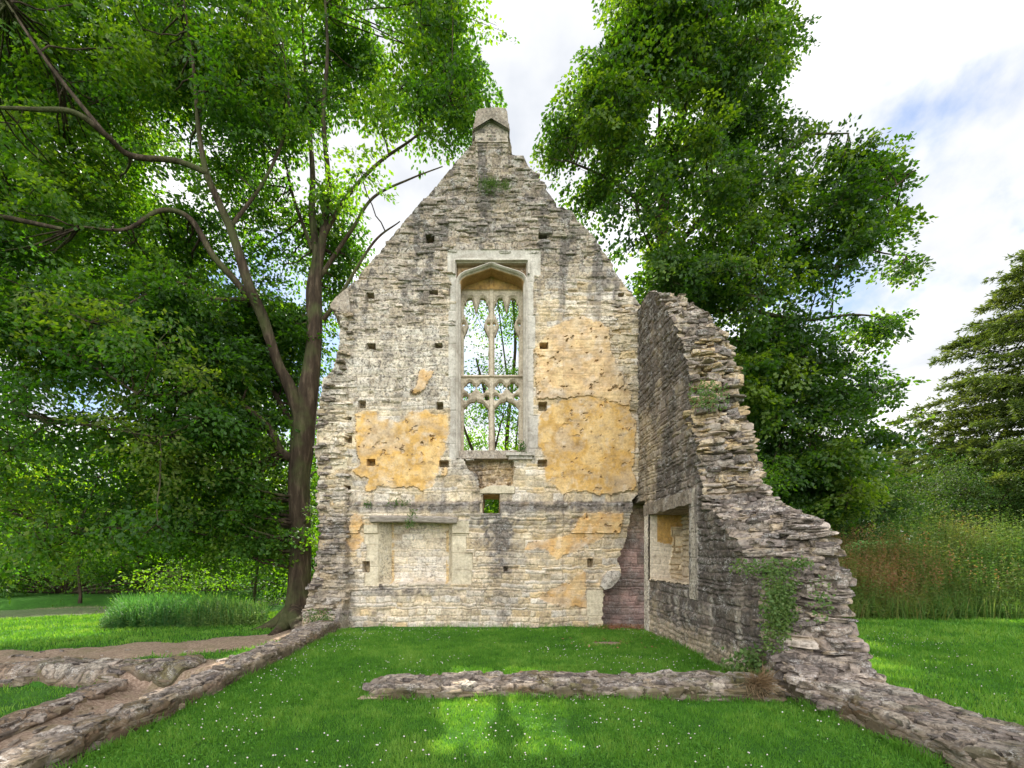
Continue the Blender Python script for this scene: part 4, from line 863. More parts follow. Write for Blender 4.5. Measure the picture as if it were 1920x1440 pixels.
# ------------------------------------------------------------------ leaves, trees
def unit(v): return v / (np.linalg.norm(v, axis=-1, keepdims=True) + 1e-9)
def leaf_quads(C, A, Nn, ln, wd, fold=0.12):
    A = unit(A); Sd = unit(np.cross(A, Nn)); Nn = np.cross(Sd, A); ln = ln[:, None]; wd = wd[:, None]
    mid = C + A * ln * 0.45 - Nn * wd * fold
    v = np.stack([C, mid + Sd * wd * 0.5, C + A * ln, mid - Sd * wd * 0.5], 1).reshape(-1, 3)
    return v, (np.arange(len(C)) * 4)[:, None] + np.arange(4)[None]
def crown(clumps, r, dens=1.0, leaf=0.10, asp=0.62, spr=(0.30, 0.55), per=42, up=1.0, droop=0.35, hue=0.5, hs=0.28):
    """clumps (n,4); returns leaf arrays and spray centres"""
    cl = np.asarray(clumps); ns = np.maximum(4, (dens * 24 * cl[:, 3] ** 2).astype(int)); ci = np.repeat(np.arange(len(cl)), ns)
    n_ = len(ci); u = unit(r.normal(size=(n_, 3))); rad = r.random(n_) ** 0.42 * (1 + .75 * r.random(n_) * (r.random(n_) < .30)); an = np.exp(.22 * r.normal(size=(len(cl), 3)))[ci]
    off = u * (rad * cl[ci, 3])[:, None] * np.array([1, 1, 0.72]) * an; sc = cl[ci, :3] + off
    outw = unit(off * np.array([1, 1, 0.25]) + 0.25 * r.normal(size=(n_, 3)))
    nrm = unit(np.array([0, 0, up]) + 0.45 * outw + 0.42 * r.normal(size=(n_, 3)))
    sr = r.uniform(*spr, n_) ; m = r.poisson(per * (sr / np.mean(spr)) ** 2)
    li = np.repeat(np.arange(n_), m); k = len(li)
    a1 = unit(outw[li] - nrm[li] * (outw[li] * nrm[li]).sum(1)[:, None]); b1 = np.cross(nrm[li], a1)
    th = r.uniform(0, 2 * np.pi, k); q = np.sqrt(r.random(k)); pa, pb = np.cos(th) * q * 1.25, np.sin(th) * q * 0.8
    R_ = sr[li][:, None]
    C = sc[li] + R_ * (a1 * pa[:, None] + b1 * pb[:, None]) - np.array([0, 0, 1.0]) * (R_ * droop * (q ** 2)[:, None]) + r.normal(size=(k, 3)) * 0.035
    A = a1 * (0.6 + pa[:, None] * .5) + b1 * pb[:, None] * 1.4 + r.normal(size=(k, 3)) * 0.5 - np.array([0, 0, 0.35])
    Nn = unit(nrm[li] + r.normal(size=(k, 3)) * 0.48)
    ln = leaf * r.uniform(.65, 1.2, k); hb = np.clip(hue + hs * r.normal(size=len(cl))[ci] * .5 + .12 * r.normal(size=n_), 0, 1)
    rn = np.clip(hb[li] + 0.13 * r.normal(size=k), 0, 1)
    return leaf_quads(C, A, Nn, ln, ln * asp) + (rn, sc, ci)
def limb(pts):
    """pts: (px,py,Y,r) -> smooth 3D polyline with radii"""
    a = np.array([[*P(p[0], p[1], p[2]), p[3] * (.66 if p[3] < .22 else .80)] for p in pts]); return catmull(a, 7)
def make_tree(name, label, cat, limbs, clumps, mat, r, group=None, base=None, twig=0.35, sides=9, nobr=False, **kw):
    base = limbs[0][0][:3] if base is None else base
    t = thing(name, label, cat, tuple(base), group); bpy.context.view_layer.update()
    a = Acc()
    for i, l in enumerate(limbs):
        v, f = tube(l[:, :3], np.maximum(l[:, 3], .012), sides if i else 14, 0.13, i); a.add(v, [f])
    v, f, rn, sc, ci = crown(clumps, r, **kw)
    LP = np.concatenate([l[len(l) // 6 if i == 0 else 0:] for i, l in enumerate(limbs)]); cl = np.asarray(clumps)
    for c in cl:
        dd = np.linalg.norm(LP[:, :3] - c[:3] - np.array([0, 0, -.3]), axis=1) ; j = dd.argmin()
        if dd[j] > 5.5 or nobr: continue
        p0, p1 = LP[j, :3], c[:3]; w_ = min(.06, max(.018, LP[j, 3] * .55)); sag = np.array([0, 0, -0.10 * dd[j]]) + r.normal(size=3) * .06 * dd[j]
        q = np.linspace(0, 1, 7)[:, None]; pts = p0 * (1 - q) + p1 * q + sag * 4 * q * (1 - q) * .5 + r.normal(size=(7, 3)) * .02
        v_, f_ = tube(pts, np.linspace(w_, .012, 7), 5); a.add(v_, [f_])
    sel = np.nonzero(r.random(len(sc)) < twig)[0]
    for j in sel:
        p0, p1 = cl[ci[j], :3], sc[j]; q = np.linspace(0, 1, 4)[:, None]
        v_, f_ = tube(p0 * (1 - q) + p1 * q + r.normal(size=(4, 3)) * .035 * np.linspace(0, 1, 4)[:, None], np.linspace(.014, .005, 4), 3); a.add(v_, [f_])
    o = a.make('trunk', M_bark, smooth=True); o.parent = t; o.matrix_parent_inverse = t.matrix_world.inverted()
    o = mk('crown', v, [f], mat, attrs={'rnd': np.repeat(rn, 4)}); o.parent = t; o.matrix_parent_inverse = t.matrix_world.inverted()
    return t
def fill(poly, n, Yf, R, r, shrink=0.75, holes=(), zmin=.4):
    poly = np.array(poly, float); lo, hi = poly.min(0), poly.max(0); out = []; tries = 0
    while len(out) < n and tries < n * 60:
        tries += 1; p = r.uniform(lo, hi); Y = r.uniform(*Yf(p[0], p[1])); rr = r.uniform(*R); pr = rr * F / Y * shrink
        ang = np.linspace(0, 2 * np.pi, 9)[:-1]; qx, qy = p[0] + pr * np.cos(ang), p[1] + pr * np.sin(ang) * .8
        if not pip(qx, qy, poly).all(): continue
        if any(math.hypot((p[0] - h[0]) / h[2], (p[1] - h[1]) / h[3]) < 1 + 0.5 * pr / max(h[2], h[3]) for h in holes): continue
        c = P(p[0], p[1], Y)
        if c[2] < zmin: continue
        out.append([*c, rr])
    return out
r = np.random.default_rng(101)
# the great beech on the left
limbs = [limb(l) for l in (
 [(540,1205,11.6,.75),(548,1185,11.7,.58),(556,1158,11.8,.44),(561,1110,11.9,.37),(564,1000,12,.34),(562,900,12,.34),(566,840,12,.38),(572,770,12.1,.36),(584,690,12.2,.27),(590,620,12.3,.25),(589,545,12.4,.26),(594,480,12.5,.18),(585,400,12.6,.14),(586,320,12.7,.11),(577,200,13,.08),(568,60,13.2,.05),(560,-60,13.4,.03)],
 [(590,560,12.3,.16),(606,440,12.4,.15),(616,350,12.4,.12),(606,220,12.2,.09),(614,90,12,.06),(605,-60,12,.03)],
 [(604,450,12.4,.10),(650,370,12.3,.08),(710,305,12.2,.06),(780,255,12,.04),(840,190,11.8,.025)],
 [(600,520,12.4,.09),(660,430,12.3,.07),(700,370,12.2,.055),(770,335,12,.035),(830,312,11.9,.02)],
 [(606,600,12.2,.09),(640,550,12.0,.07),(700,455,12,.045),(750,415,12,.02)],
 [(566,860,12,.20),(530,850,11.8,.17),(505,805,11.6,.15),(460,765,11.2,.12),(400,750,10.8,.08),(330,725,10.4,.05),(240,700,10,.03)],
 [(568,800,12,.24),(545,730,11.9,.22),(520,680,11.8,.21),(492,595,11.5,.21),(466,535,11.2,.19),(436,440,11,.15),(408,375,10.8,.12),(386,320,10.6,.10),(372,240,10.5,.08),(362,120,10.3,.05),(340,-30,10,.03)],
 [(484,580,11.5,.15),(440,525,11.2,.12),(400,480,11,.11),(356,410,10.8,.09),(300,395,10.5,.07),(235,430,10.2,.05),(150,425,9.8,.03)],
 [(390,325,10.6,.10),(330,302,10.4,.09),(245,292,10,.09),(200,255,9.6,.09),(140,212,9.2,.08),(60,205,8.9,.06),(-60,200,8.6,.03)],
 [(200,255,9.6,.07),(130,170,9.4,.06),(70,90,9.2,.045),(10,0,9,.03)],
 [(462,560,11.3,.08),(400,560,11,.07),(330,530,10.6,.05),(240,570,10,.03)],
 [(430,430,11,.07),(500,330,11.2,.06),(540,220,11.4,.05),(530,80,11.6,.03)],
 [(560,820,12,.12),(500,720,12.6,.10),(420,680,13,.08),(300,690,13.4,.05)],
 [(585,470,12.5,.08),(540,330,12.8,.06),(520,150,13,.04),(500,0,13.2,.02)])]
# spreading roots
for (px_, py_, Y_) in ((470,1196,10.9),(505,1215,10.3),(640,1190,11.2),(560,1215,10.2)):
    e = P(px_, 1190, Y_); e[2] = float(gh(e[0], e[1])) - .02; b = P(553, 1140, 11.8); q = np.linspace(0, 1, 9)[:, None]
    pt = b * (1 - q) + e * q; pt[:, 2] = e[2] + (b[2] - e[2]) * ((1 - q[:, 0]) ** 2.4); limbs.append(np.concatenate([pt, np.linspace(.26, .05, 9)[:, None]], 1))
up_poly = [(-160,-160),(880,-160),(885,60),(905,120),(925,195),(900,225),(860,260),(820,300),(800,340),(770,400),(700,470),(660,540),(635,600),(640,700),(560,760),(-160,640)]
cl = fill(up_poly, 390, lambda x, y: (9.5 + .002 * max(x, 0), 14.0), (.45, 1.05), r, .72,
          [(760,300,55,60),(690,400,36,60),(640,260,28,60),(320,330,30,26),(480,480,26,40),(410,470,18,26),(590,330,10,60),(230,30,26,26),(80,520,24,16),(190,470,22,16),(400,30,22,24),(735,90,34,40),(540,300,20,30)])
cl += fill([(330,560),(650,560),(640,700),(610,760),(615,980),(600,1090),(520,1090),(420,1080),(340,1080),(250,900)], 92, lambda x, y: (10.6, 13.0), (.45, 1.0), r, .7, [(560,1110,40,60),(560,820,30,50)])
LPm = np.concatenate([limbs[i] for i in (0, 1, 6, 7, 8)]); lpx = CX + LPm[:, 0] / LPm[:, 1] * F; lpy = CY - (LPm[:, 2] - EYE) / LPm[:, 1] * F
for c in cl:                                   # keep the great stems clear on the lawn side
    qx, qy = CX + c[0] / c[1] * F, CY - (c[2] - EYE) / c[1] * F; d_ = np.hypot(lpx - qx, lpy - qy); j = d_.argmin()
    if d_[j] < c[3] * F / c[1] * .95 + 12 and c[1] < LPm[j, 1] + c[3] * .8 and r.random() < .85: c[:3] = P(qx, qy, LPm[j, 1] + c[3] * 1.1 + .3)
cl += [[*P(895, 130, 11.6), .35], [*P(915, 170, 11.6), .28], [*P(860, 200, 11.8), .45], [*P(820, 255, 12), .4], [*P(845, 5, 11.5), .5], [*P(590, 960, 11.3), .45], [*P(560, 1000, 11.2), .5], [*P(600, 880, 12.8), .5]]
make_tree('beech_tree', 'huge many-stemmed beech with its flared trunk against the left edge of the gable', 'tree', limbs, cl, M_beech, r, per=44, leaf=.125, dens=1.1, spr=(.25, .5), hs=.5, hue=.45)
# low hanging boughs from a beech that stands out of frame on the left
limbs = [limb(l) for l in ([(-520,1230,11,.5),(-500,900,11,.42),(-470,500,11,.35),(-420,100,11,.25),(-400,-300,11,.1)],
 [(-480,620,11,.2),(-300,560,10.6,.15),(-100,600,10.2,.11),(60,640,9.8,.08),(180,690,9.6,.05),(260,740,9.4,.03)],
 [(-480,800,11,.18),(-250,700,10.4,.14),(-40,760,10,.10),(120,790,9.8,.06),(300,820,9.6,.03)],
 [(-470,420,11,.16),(-250,380,10.2,.12),(-40,400,9.6,.09),(120,430,9.4,.05)],
 [(-480,900,11,.14),(-250,900,10.6,.10),(-20,950,10.2,.06),(140,1000,10,.03)])]
cl = fill([(-260,480),(120,500),(260,600),(420,640),(520,760),(480,900),(380,1010),(240,1085),(-20,1100),(-260,1100)], 88, lambda x, y: (9.0, 12.0), (.5, 1.05), r, .55)
make_tree('beech_tree', 'drooping beech boughs tinged with brown mast, reaching in from the left edge', 'tree', limbs, cl, M_beech2, r, per=44, leaf=.115, dens=1.0, hue=.45, hs=.55)

# maple-like tree behind the side wall
limbs = [limb(l) for l in (
 [(1240,1110,16,.55),(1246,900,16,.42),(1250,700,16,.36),(1246,520,16,.30),(1243,400,16,.24),(1262,300,15.8,.17),(1290,180,15.6,.12),(1310,40,15.4,.07),(1320,-90,15.2,.03)],
 [(1244,400,16,.16),(1215,300,16,.12),(1180,200,16,.09),(1160,100,16,.05)],
 [(1243,420,16,.14),(1190,370,15.7,.10),(1130,330,15.4,.07),(1060,300,15,.03)],
 [(1250,480,16,.15),(1330,400,15.6,.12),(1420,340,15,.09),(1500,260,14.6,.06),(1590,250,14.2,.03)],
 [(1250,560,16,.16),(1350,520,15.6,.13),(1450,480,15,.10),(1560,430,14.5,.07),(1640,380,14,.05),(1715,320,13.8,.02)],
 [(1250,640,16,.15),(1360,640,15.6,.12),(1450,655,15.2,.10),(1560,690,14.8,.06),(1640,730,14.5,.03)],
 [(1250,600,16,.13),(1380,580,15.4,.1),(1500,600,15,.08),(1600,590,14.4,.05),(1690,600,14.2,.02)],
 [(1250,720,16,.13),(1360,740,15.6,.10),(1470,800,15.2,.07),(1600,830,14.8,.03)],
 [(1262,300,15.8,.10),(1340,220,15.4,.08),(1400,120,15,.05),(1450,30,14.8,.03)],
 [(1243,380,16,.10),(1236,250,16.2,.08),(1240,100,16.2,.05)],
 [(1560,430,14.5,.05),(1640,470,14.2,.04),(1700,480,14,.02)])]
poly = [(1120,-160),(1125,60),(1085,130),(1060,200),(1005,235),(985,290),(1030,370),(1095,420),(1170,520),(1220,600),(1400,1000),(1570,990),(1640,930),(1640,870),(1690,830),(1700,790),(1640,765),(1700,735),(1690,690),(1560,670),(1560,640),(1560,570),(1500,540),(1470,500),(1460,440),(1440,300),(1455,200),(1480,120),(1500,30),(1470,-160)]
cl = fill(poly, 285, lambda x, y: (13.2, 18.5) if x < 1480 else (13.5, 16), (.42, 1.1), r, .62, [(1560,575,40,36),(1380,640,14,26),(1455,660,12,20),(1200,340,16,24),(1100,270,14,20)])
poly2 = [(1440,240),(1500,215),(1560,250),(1630,250),(1690,285),(1705,345),(1695,420),(1650,480),(1720,460),(1715,520),(1650,520),(1560,530),(1480,520),(1440,420)]
cl += fill([(1380,560),(1540,600),(1600,570),(1715,600),(1650,650),(1695,720),(1640,760),(1695,805),(1640,870),(1500,910),(1380,860)], 40, lambda x, y: (13.6, 15.5), (.35, .7), r, .6, [(1570,580,30,30),(1620,690,22,20)])
cl += fill(poly2, 58, lambda x, y: (13.4, 15.2), (.32, .75), r, .66, [(1500,300,26,22),(1690,440,22,20)])
cl += [[*P(1640, 605, 14.4), .5], [*P(1680, 598, 14.3), .36], [*P(1600, 600, 14.5), .5], [*P(1620, 700, 14.5), .55], [*P(1690, 500, 14), .35], [*P(1650, 820, 15), .5]]
make_tree('maple_tree', 'tall dense dark green tree rising behind the broken side wall', 'tree', limbs, cl, M_dark, r, per=40, leaf=.14, asp=.75, dens=1.0, spr=(.26, .5), hs=.5, hue=.45)

# trees beyond the gable, the river and the bank
def small_tree(name, label, px, Y, top, wd, r, mat=M_lime, n=22, low=2.0, group=None, leaf=.17, hue=.5, trunk_r=.2, dens=.75, twig=.1, nbr=5, per=26):
    x = (px - CX) * Y / F; g = float(gh(x, Y)); b = np.array([x, Y, g - .1])
    ls = [catmull(np.array([[x, Y, g - .15, trunk_r * 1.5], [x + .02, Y, g + .3, trunk_r * 1.05], [x + .1 * r.normal(), Y, g + top * .35, trunk_r * .8], [x + .3 * r.normal(), Y, g + top * .65, trunk_r * .5], [x + .3 * r.normal(), Y, g + top * .95, .03]]), 6)]
    cl = []
    for i in range(n):
        h = r.uniform(0, 1); rad = wd * (0.35 + 0.65 * math.sin(math.pi * min(1, .12 + .88 * h) ** .8)); an = r.uniform(0, 6.283); q = math.sqrt(r.random())
        cl.append([x + math.cos(an) * rad * q, Y + math.sin(an) * rad * q, g + low + h * (top - low - 1), r.uniform(.7, 1.5)])
    for i in range(0, n, nbr):
        c = np.array(cl[i]); z0 = g + (c[2] - g) * .62; p0 = np.array([x, Y, z0, trunk_r * .4]); p1 = np.array([c[0], c[1], c[2], .02]); mid = (p0 + p1) / 2 + np.array([0, 0, -.2, 0]); ls.append(catmull(np.array([p0, mid, p1]), 5))
    return make_tree(name, label, cat='tree', limbs=ls, clumps=cl, mat=mat, r=r, group=group, base=b, twig=twig, sides=6, nobr=nbr > 20, leaf=leaf, per=per, spr=(.4, .8), dens=dens, hue=hue)
gr = 'trees on the far bank of the river'
for i, (px, Y, top, wd, lab) in enumerate((
    (-60, 30, 11, 4.0, 'riverside tree at the far left beyond the pale strip of water'),
    (120, 32, 11, 4.0, 'riverside tree behind the dark bank at the far end of the water'),
    (262, 25, 9.5, 3.2, 'riverside tree whose dark trunk shows above the left end of the reeds'),
    (345, 29, 11, 3.6, 'riverside tree with a trunk above the middle of the reeds'),
    (420, 26, 10, 3.0, 'riverside tree with a trunk above the right half of the reeds'),
    (478, 31, 11, 3.4, 'pale green riverside tree just left of the big beech trunk'),
    (640, 27, 12, 3.2, 'sunlit tree hidden mostly by the left edge of the gable'),
    (30, 37, 14, 4.5, 'tall riverside tree behind the others on the left'))):
    small_tree('riverside_tree', lab, px, Y, top, wd, r, M_lime, 26, 2.1 if i not in (1, 0) else .8, gr, hue=.45, trunk_r=.24)
small_tree('lime_tree', 'sunlit green tree seen through the left lights of the tall window', 870, 22, 8.8, 2.4, r, M_lime, 20, 1.0, leaf=.13, trunk_r=.10)
small_tree('lime_tree', 'bright green tree seen through the right lights of the tall window', 985, 20, 8.2, 2.0, r, M_lime, 20, .8, leaf=.13, trunk_r=.10)
small_tree('ash_tree', 'tree whose thin top shows just right of the gable apex', 1050, 24, 20.5, 1.7, r, M_beech, 20, 9, leaf=.13, dens=.5)
small_tree('ash_tree', 'tree with hanging sprays seen in the upper lights of the window', 905, 17, 9.5, 1.5, r, M_beech, 9, 6.2, leaf=.11, dens=.45, per=34)
def hedge_fill(name, label, cat, poly, n, Yf, R, mat, leaf=.09, group=None, dens=1.0, hue=.5, per=40):
    cl = fill(poly, n, Yf, R, r, .6, (), -.2); c = np.array(cl); bx, by = c[:, 0].mean(), c[:, 1].mean(); g = float(gh(bx, by))
    ls = [catmull(np.array([[bx, by, g - .1, .12], [bx + .1, by, g + .8, .09], [bx, by, g + 2.0, .04]]), 4)]
    for k in range(0, len(c), 3): ls.append(catmull(np.array([[bx, by, g, .06], [*(0.5 * (c[k, :3] + [bx, by, g])), .04], [*c[k, :3], .015]]), 4))
    return make_tree(name, label, cat, ls, cl, mat, r, group=group, base=(bx, by, g), leaf=leaf, per=per, dens=dens, twig=.05, hue=hue, sides=5)
small_tree('lime_tree', 'tall tree added behind the gable, mostly out of view, to dapple the sun through the window', 955, 21, 18.6, 2.0, r, M_beech, 24, 12.2, leaf=.13, dens=.42, per=26, nbr=50, trunk_r=.12)  # added crown hidden by the gable, breaks up sun patches on the lawn
hedge_fill('shrub', 'dark rounded shrub between the broken side wall and the weedy bank', 'shrub', [(1420,860),(1560,850),(1700,880),(1770,930),(1790,1000),(1400,1020)], 34, lambda x, y: (16, 18.5), (.6, 1.2), M_ivyc)
hedge_fill('shrub', 'dense shrub below the conifer at the right edge', 'shrub', [(1690,930),(1730,870),(1790,860),(1860,880),(1990,870),(1990,990),(1700,1000)], 30, lambda x, y: (17, 20), (.6, 1.1), M_ivyc, hue=.7)
hedge_fill('shrub', 'green undergrowth under the tree behind the side wall', 'shrub', [(1250,800),(1440,850),(1560,960),(1500,1040),(1250,1040)], 26, lambda x, y: (13.2, 15.5), (.6, 1.1), M_lime, hue=.2)
# thickets that close the view on the far side of the river
hedge_fill('thicket', 'dark thicket along the far river bank at the left', 'thicket', [(-300,980),(600,980),(600,1150),(-300,1150)], 110, lambda x, y: (20.5, 28) if x > 0 else (19, 26), (.5, 1.2), M_beech, leaf=.16, per=26)
hedge_fill('thicket', 'thicket seen through the little square window', 'thicket', [(780,880),(1100,880),(1100,1035),(780,1035)], 24, lambda x, y: (18, 22), (.7, 1.2), M_beech, leaf=.12)

gs = 'sunlit saplings behind the reeds'
for px_, Y_, tp_, lb in ((340, 17.5, 3.4, 'sunlit sapling behind the reeds'), (475, 15.5, 4.0, 'bright sapling just left of the big beech trunk'), (618, 15.0, 6.5, 'bright young tree between the beech trunk and the gable edge'), (150, 20.0, 4.0, 'sunlit sapling on the bank near the water')):
    small_tree('sapling', lb, px_, Y_, tp_, 1.0, r, M_lime, 7, .9, gs, leaf=.10, hue=.35, trunk_r=.05, dens=.45, per=30)
# far wood closing the horizon all round: one uncountable mass
n = 46000; an = r.uniform(-1.25, 1.25, n); D_ = r.uniform(48, 75, n); hgt = 9 + 4 * fbm(an * 9, 0 * an, 0, 3, 3)
C = np.stack([np.sin(an) * D_, np.cos(an) * D_, hgt * r.random(n) ** .8], 1)
v, f = leaf_quads(C, r.normal(size=(n, 3)), unit(r.normal(size=(n, 3)) + [0, -.6, .6]), r.uniform(.6, 1.3, n), r.uniform(.4, .9, n))
tag(mk('distant_wood', v, [f], M_ivyc, attrs={'rnd': np.repeat(np.clip(.5 + .3 * fbm(C[:, 0] * .2, C[:, 2] * .3, 0, 4) + .12 * r.normal(size=n), 0, 1), 4)}), 'distant wood closing the view behind everything', 'wood', kind='stuff')

# conifer on the right
def conifer():
    Y = 20.0; px = 2060; x0 = (px - CX) * Y / F; g = float(gh(x0, Y)); H = 14.6
    t = thing('yew_tree', 'dark conifer with feathery spreading branches at the right edge', 'tree', (x0, Y, g)); bpy.context.view_layer.update()
    a = Acc(); v, f = tube(catmull(np.array([[x0, Y, g - .2], [x0, Y, g + 6], [x0 + .1, Y, g + 12], [x0, Y, g + H]]), 6), np.linspace(.38, .05, 19), 10, .1); a.add(v, [f])
    C = []; A = []; Rn = []; NN = []
    for i in range(300):
        h = r.uniform(.08, .98); z0 = g + h * H; Lb = 9.0 * (1 - h) ** .62 * r.uniform(.62, 1.08) + .5
        az = r.uniform(math.pi * .62, math.pi * 1.75) if r.random() < .88 else r.uniform(0, 6.28)
        dx, dy = math.cos(az), math.sin(az); q = np.linspace(0, 1, 14); rise = r.uniform(.0, .35)
        zc = z0 + Lb * (rise * q - .30 * q ** 2 + .10 * q ** 4); wig = .18 * vn(q * 4, 0 * q + i, 0, 3) * q
        pts = np.stack([x0 + dx * Lb * q - dy * wig, Y + dy * Lb * q + dx * wig, zc + .12 * vn(q * 5, 0 * q + i, 0, 8)], 1); v, f = tube(pts, np.linspace(.05, .008, 14), 4); a.add(v, [f])
        nb = int(Lb * 11); s = r.uniform(.15, 1, nb) ** .75; p = np.stack([np.interp(s, q, pts[:, k]) for k in range(3)], 1)
        sg = np.where(r.random(nb) < .5, -1, 1); bl = (.25 + .8 * (1 - s)) * r.uniform(.5, 1.2, nb) * min(1, Lb / 3)
        ca = r.uniform(.3, 1.1, nb); bd = np.stack([dx * np.cos(ca) - sg * dy * np.sin(ca), dy * np.cos(ca) + sg * dx * np.sin(ca), r.normal(.02, .32, nb)], 1)
        hb = .3 + .4 * r.random()
        for m_ in range(8):
            tt = (m_ + r.random(nb)) / 8; b_ = p + bd * (bl * tt)[:, None] - np.array([0, 0, .35]) * (bl * tt * tt)[:, None] + r.normal(size=(nb, 3)) * .05
            for sd_ in (-1, 1):
                side_ = np.stack([-bd[:, 1], bd[:, 0], bd[:, 2] * 0], 1) * sd_
                C.append(b_); A.append(bd + side_ * .6 + r.normal(size=(nb, 3)) * .45 - [0, 0, .15]); Rn.append(np.clip(hb + .2 * tt * s + .12 * r.normal(size=nb), 0, 1))
    C = np.concatenate(C); A = np.concatenate(A); k = len(C)
    v, f = leaf_quads(C, A, unit(np.array([0, 0, .6]) + .8 * r.normal(size=(k, 3))), r.uniform(.12, .24, k), r.uniform(.04, .07, k))
    o = a.make('trunk', M_bark); o.parent = t; o.matrix_parent_inverse = t.matrix_world.inverted()
    o = mk('crown', v, [f], M_yew, attrs={'rnd': np.repeat(np.concatenate(Rn), 4)}); o.parent = t; o.matrix_parent_inverse = t.matrix_world.inverted()
conifer()

# ------------------------------------------------------------------ ground plants
def blades(x, y, z, h, w, rn, lean=.35, r=r, two=True):
    n = len(x); az = r.uniform(0, 6.283, n); la = r.uniform(0, 6.283, n); ll = np.abs(r.normal(0, lean, n)) * h
    sx, sy = np.cos(az) * w / 2, np.sin(az) * w / 2; B = np.stack([x, y, z - .01], 1); S_ = np.stack([sx, sy, 0 * sx], 1)
    Ld = np.stack([np.cos(la) * ll, np.sin(la) * ll, h], 1)
    m1 = B + Ld * np.array([.35, .35, .58]); tip = B + Ld
    v = np.stack([B - S_, B + S_, m1 + S_ * .75, m1 - S_ * .75, tip], 1).reshape(-1, 3); i = (np.arange(n) * 5)[:, None]
    return v, [np.concatenate([i, i + 1, i + 2, i + 3], 1), np.concatenate([i + 3, i + 2, i + 4], 1)], np.repeat(rn, 5)
def in_low(x, y):
    return ((np.abs(y - 5.38) < .27) & (x > -1.40) & (x < 3.4)) | ((x > 3.42) & (x < 4.28) & (y < 5.6)) | ((x < -3.26) & (x > -3.78) & (y < 10.6))
def scatter(n, x0, x1, y0, y1, ybias=1.0):
    x = r.uniform(x0, x1, n); y = y0 + (y1 - y0) * r.random(n) ** ybias
    ok = ~in_low(x, y) & (dirt_mask(x, y) < .42 + .2 * r.random(n)); ok &= ~((y > 10.05) & (x > -4) & (x < 4.3)) & ~((x > 3.36) & (x < 4.3) & (y > 4.9) & (y < 10.5))
    return x[ok], y[ok]
a = Acc()
for (n, box_, yb, h0, w0) in ((150000, (-4.0, 4.0, 2.5, 5.2), 1.0, .040, .0060), (120000, (-4, 3.5, 5.0, 7.8), 1.0, .042, .0085), (70000, (-3.7, 3.5, 7.6, 10.2), 1.0, .045, .011),
                           (60000, (4.1, 9.5, 3.2, 8), 1.0, .05, .010), (60000, (4.1, 17, 7.6, 13), 1.0, .06, .018), (70000, (-19, -3.7, 8.0, 15), 1.0, .06, .018), (16000, (-9, -3.7, 3, 8), 1.0, .05, .011)):
    x, y = scatter(n, *box_, yb); z = gh(x, y); cl_ = fbm(x * 1.6, y * 1.6, 0, 71, 3); cf = fbm(x * 9, y * 9, 0, 72, 2)
    h = h0 * (1 + .5 * cl_ + .5 * cf + .3 * r.normal(size=len(x))).clip(.35, 2.2)
    rn = np.clip(.40 + .70 * cl_ + .45 * cf + .22 * r.normal(size=len(x)), 0, 1); v, f, q = blades(x, y, z, h, w0 * r.uniform(.7, 1.2, len(x)), rn, .5); a.add(v, f, rnd=q)
n = 60000; x = r.uniform(-4, 4.5, n); y = r.uniform(2.5, 9.5, n); k = (fbm(x * 1.3, y * 1.3, 0, 171, 3) > .02) & ~in_low(x, y) & (x > -3.25) & ~((x > 3.36) & (y > 4.9)); x, y = x[k], y[k]; n = len(x)
v, f = leaf_quads(np.stack([x, y, gh(x, y) + r.uniform(.02, .05, n)], 1), r.normal(size=(n, 3)) * [1, 1, .25], np.array([0, 0, 1.]) + .35 * r.normal(size=(n, 3)), r.uniform(.012, .024, n), r.uniform(.012, .020, n)); a.add(v, [f], rnd=np.repeat(np.clip(.12 + .25 * r.random(n), 0, 1), 4))
# longer grass left uncut against the foot of the walls
for (n, x0, x1, y0, y1, h0) in ((2200, -1.4, 3.3, 5.02, 5.12, .09), (1500, -1.4, 3.3, 5.66, 5.76, .07), (2500, 3.30, 3.44, 2.2, 5.1, .10), (2600, -3.26, -3.14, 2.2, 9.8, .09), (1500, -3.2, 2.6, 10.05, 10.3, .10), (1300, 4.25, 4.45, 3, 9.5, .12), (1500, 3.2, 3.38, 5.6, 9.9, .10)):
    x = r.uniform(x0, x1, n); y = r.uniform(y0, y1, n); k = vn(x * 3, y * 3, 0, 5) > -.2; x, y = x[k], y[k]; n = len(x)
    v, f, q = blades(x, y, gh(x, y), h0 * r.uniform(.5, 1.5, n), r.uniform(.005, .009, n), np.clip(.4 + .2 * r.normal(size=n), 0, 1), .6); a.add(v, f, rnd=q)
tag(a.make('grass', M_grass), 'short mown green grass of the lawn', 'grass', kind='stuff')
# clover heads
OV = np.array([(1,0,0),(-1,0,0),(0,1,0),(0,-1,0),(0,0,1),(0,0,-1)], float); OF = np.array([(0,2,4),(2,1,4),(1,3,4),(3,0,4),(2,0,5),(1,2,5),(3,1,5),(0,3,5)])
x = r.uniform(-3.2, 9, 4200); y = r.uniform(2.6, 12, 4200); k = ~in_low(x, y) & (fbm(x * .9, y * .9, 0, 91, 3) + .25 * r.random(4200) > .06) & ~((y > 10) & (x < 4.4)) & ~((x > 3.36) & (x < 4.4))
k &= (x < 4) | (r.random(4200) < .5); x, y = x[k], y[k]; n = len(x); c = np.stack([x, y, gh(x, y) + r.uniform(.035, .06, n)], 1); sz = r.uniform(.004, .010, n)
v = (OV[None] * sz[:, None, None] * np.array([1, 1, .9]) + c[:, None]).reshape(-1, 3); f = (OF[None] + (np.arange(n) * 6)[:, None, None]).reshape(-1, 3)
tag(mk('clover_flowers', v, [f], M_flower), 'white and pinkish clover heads scattered through the lawn', 'clover', kind='stuff')
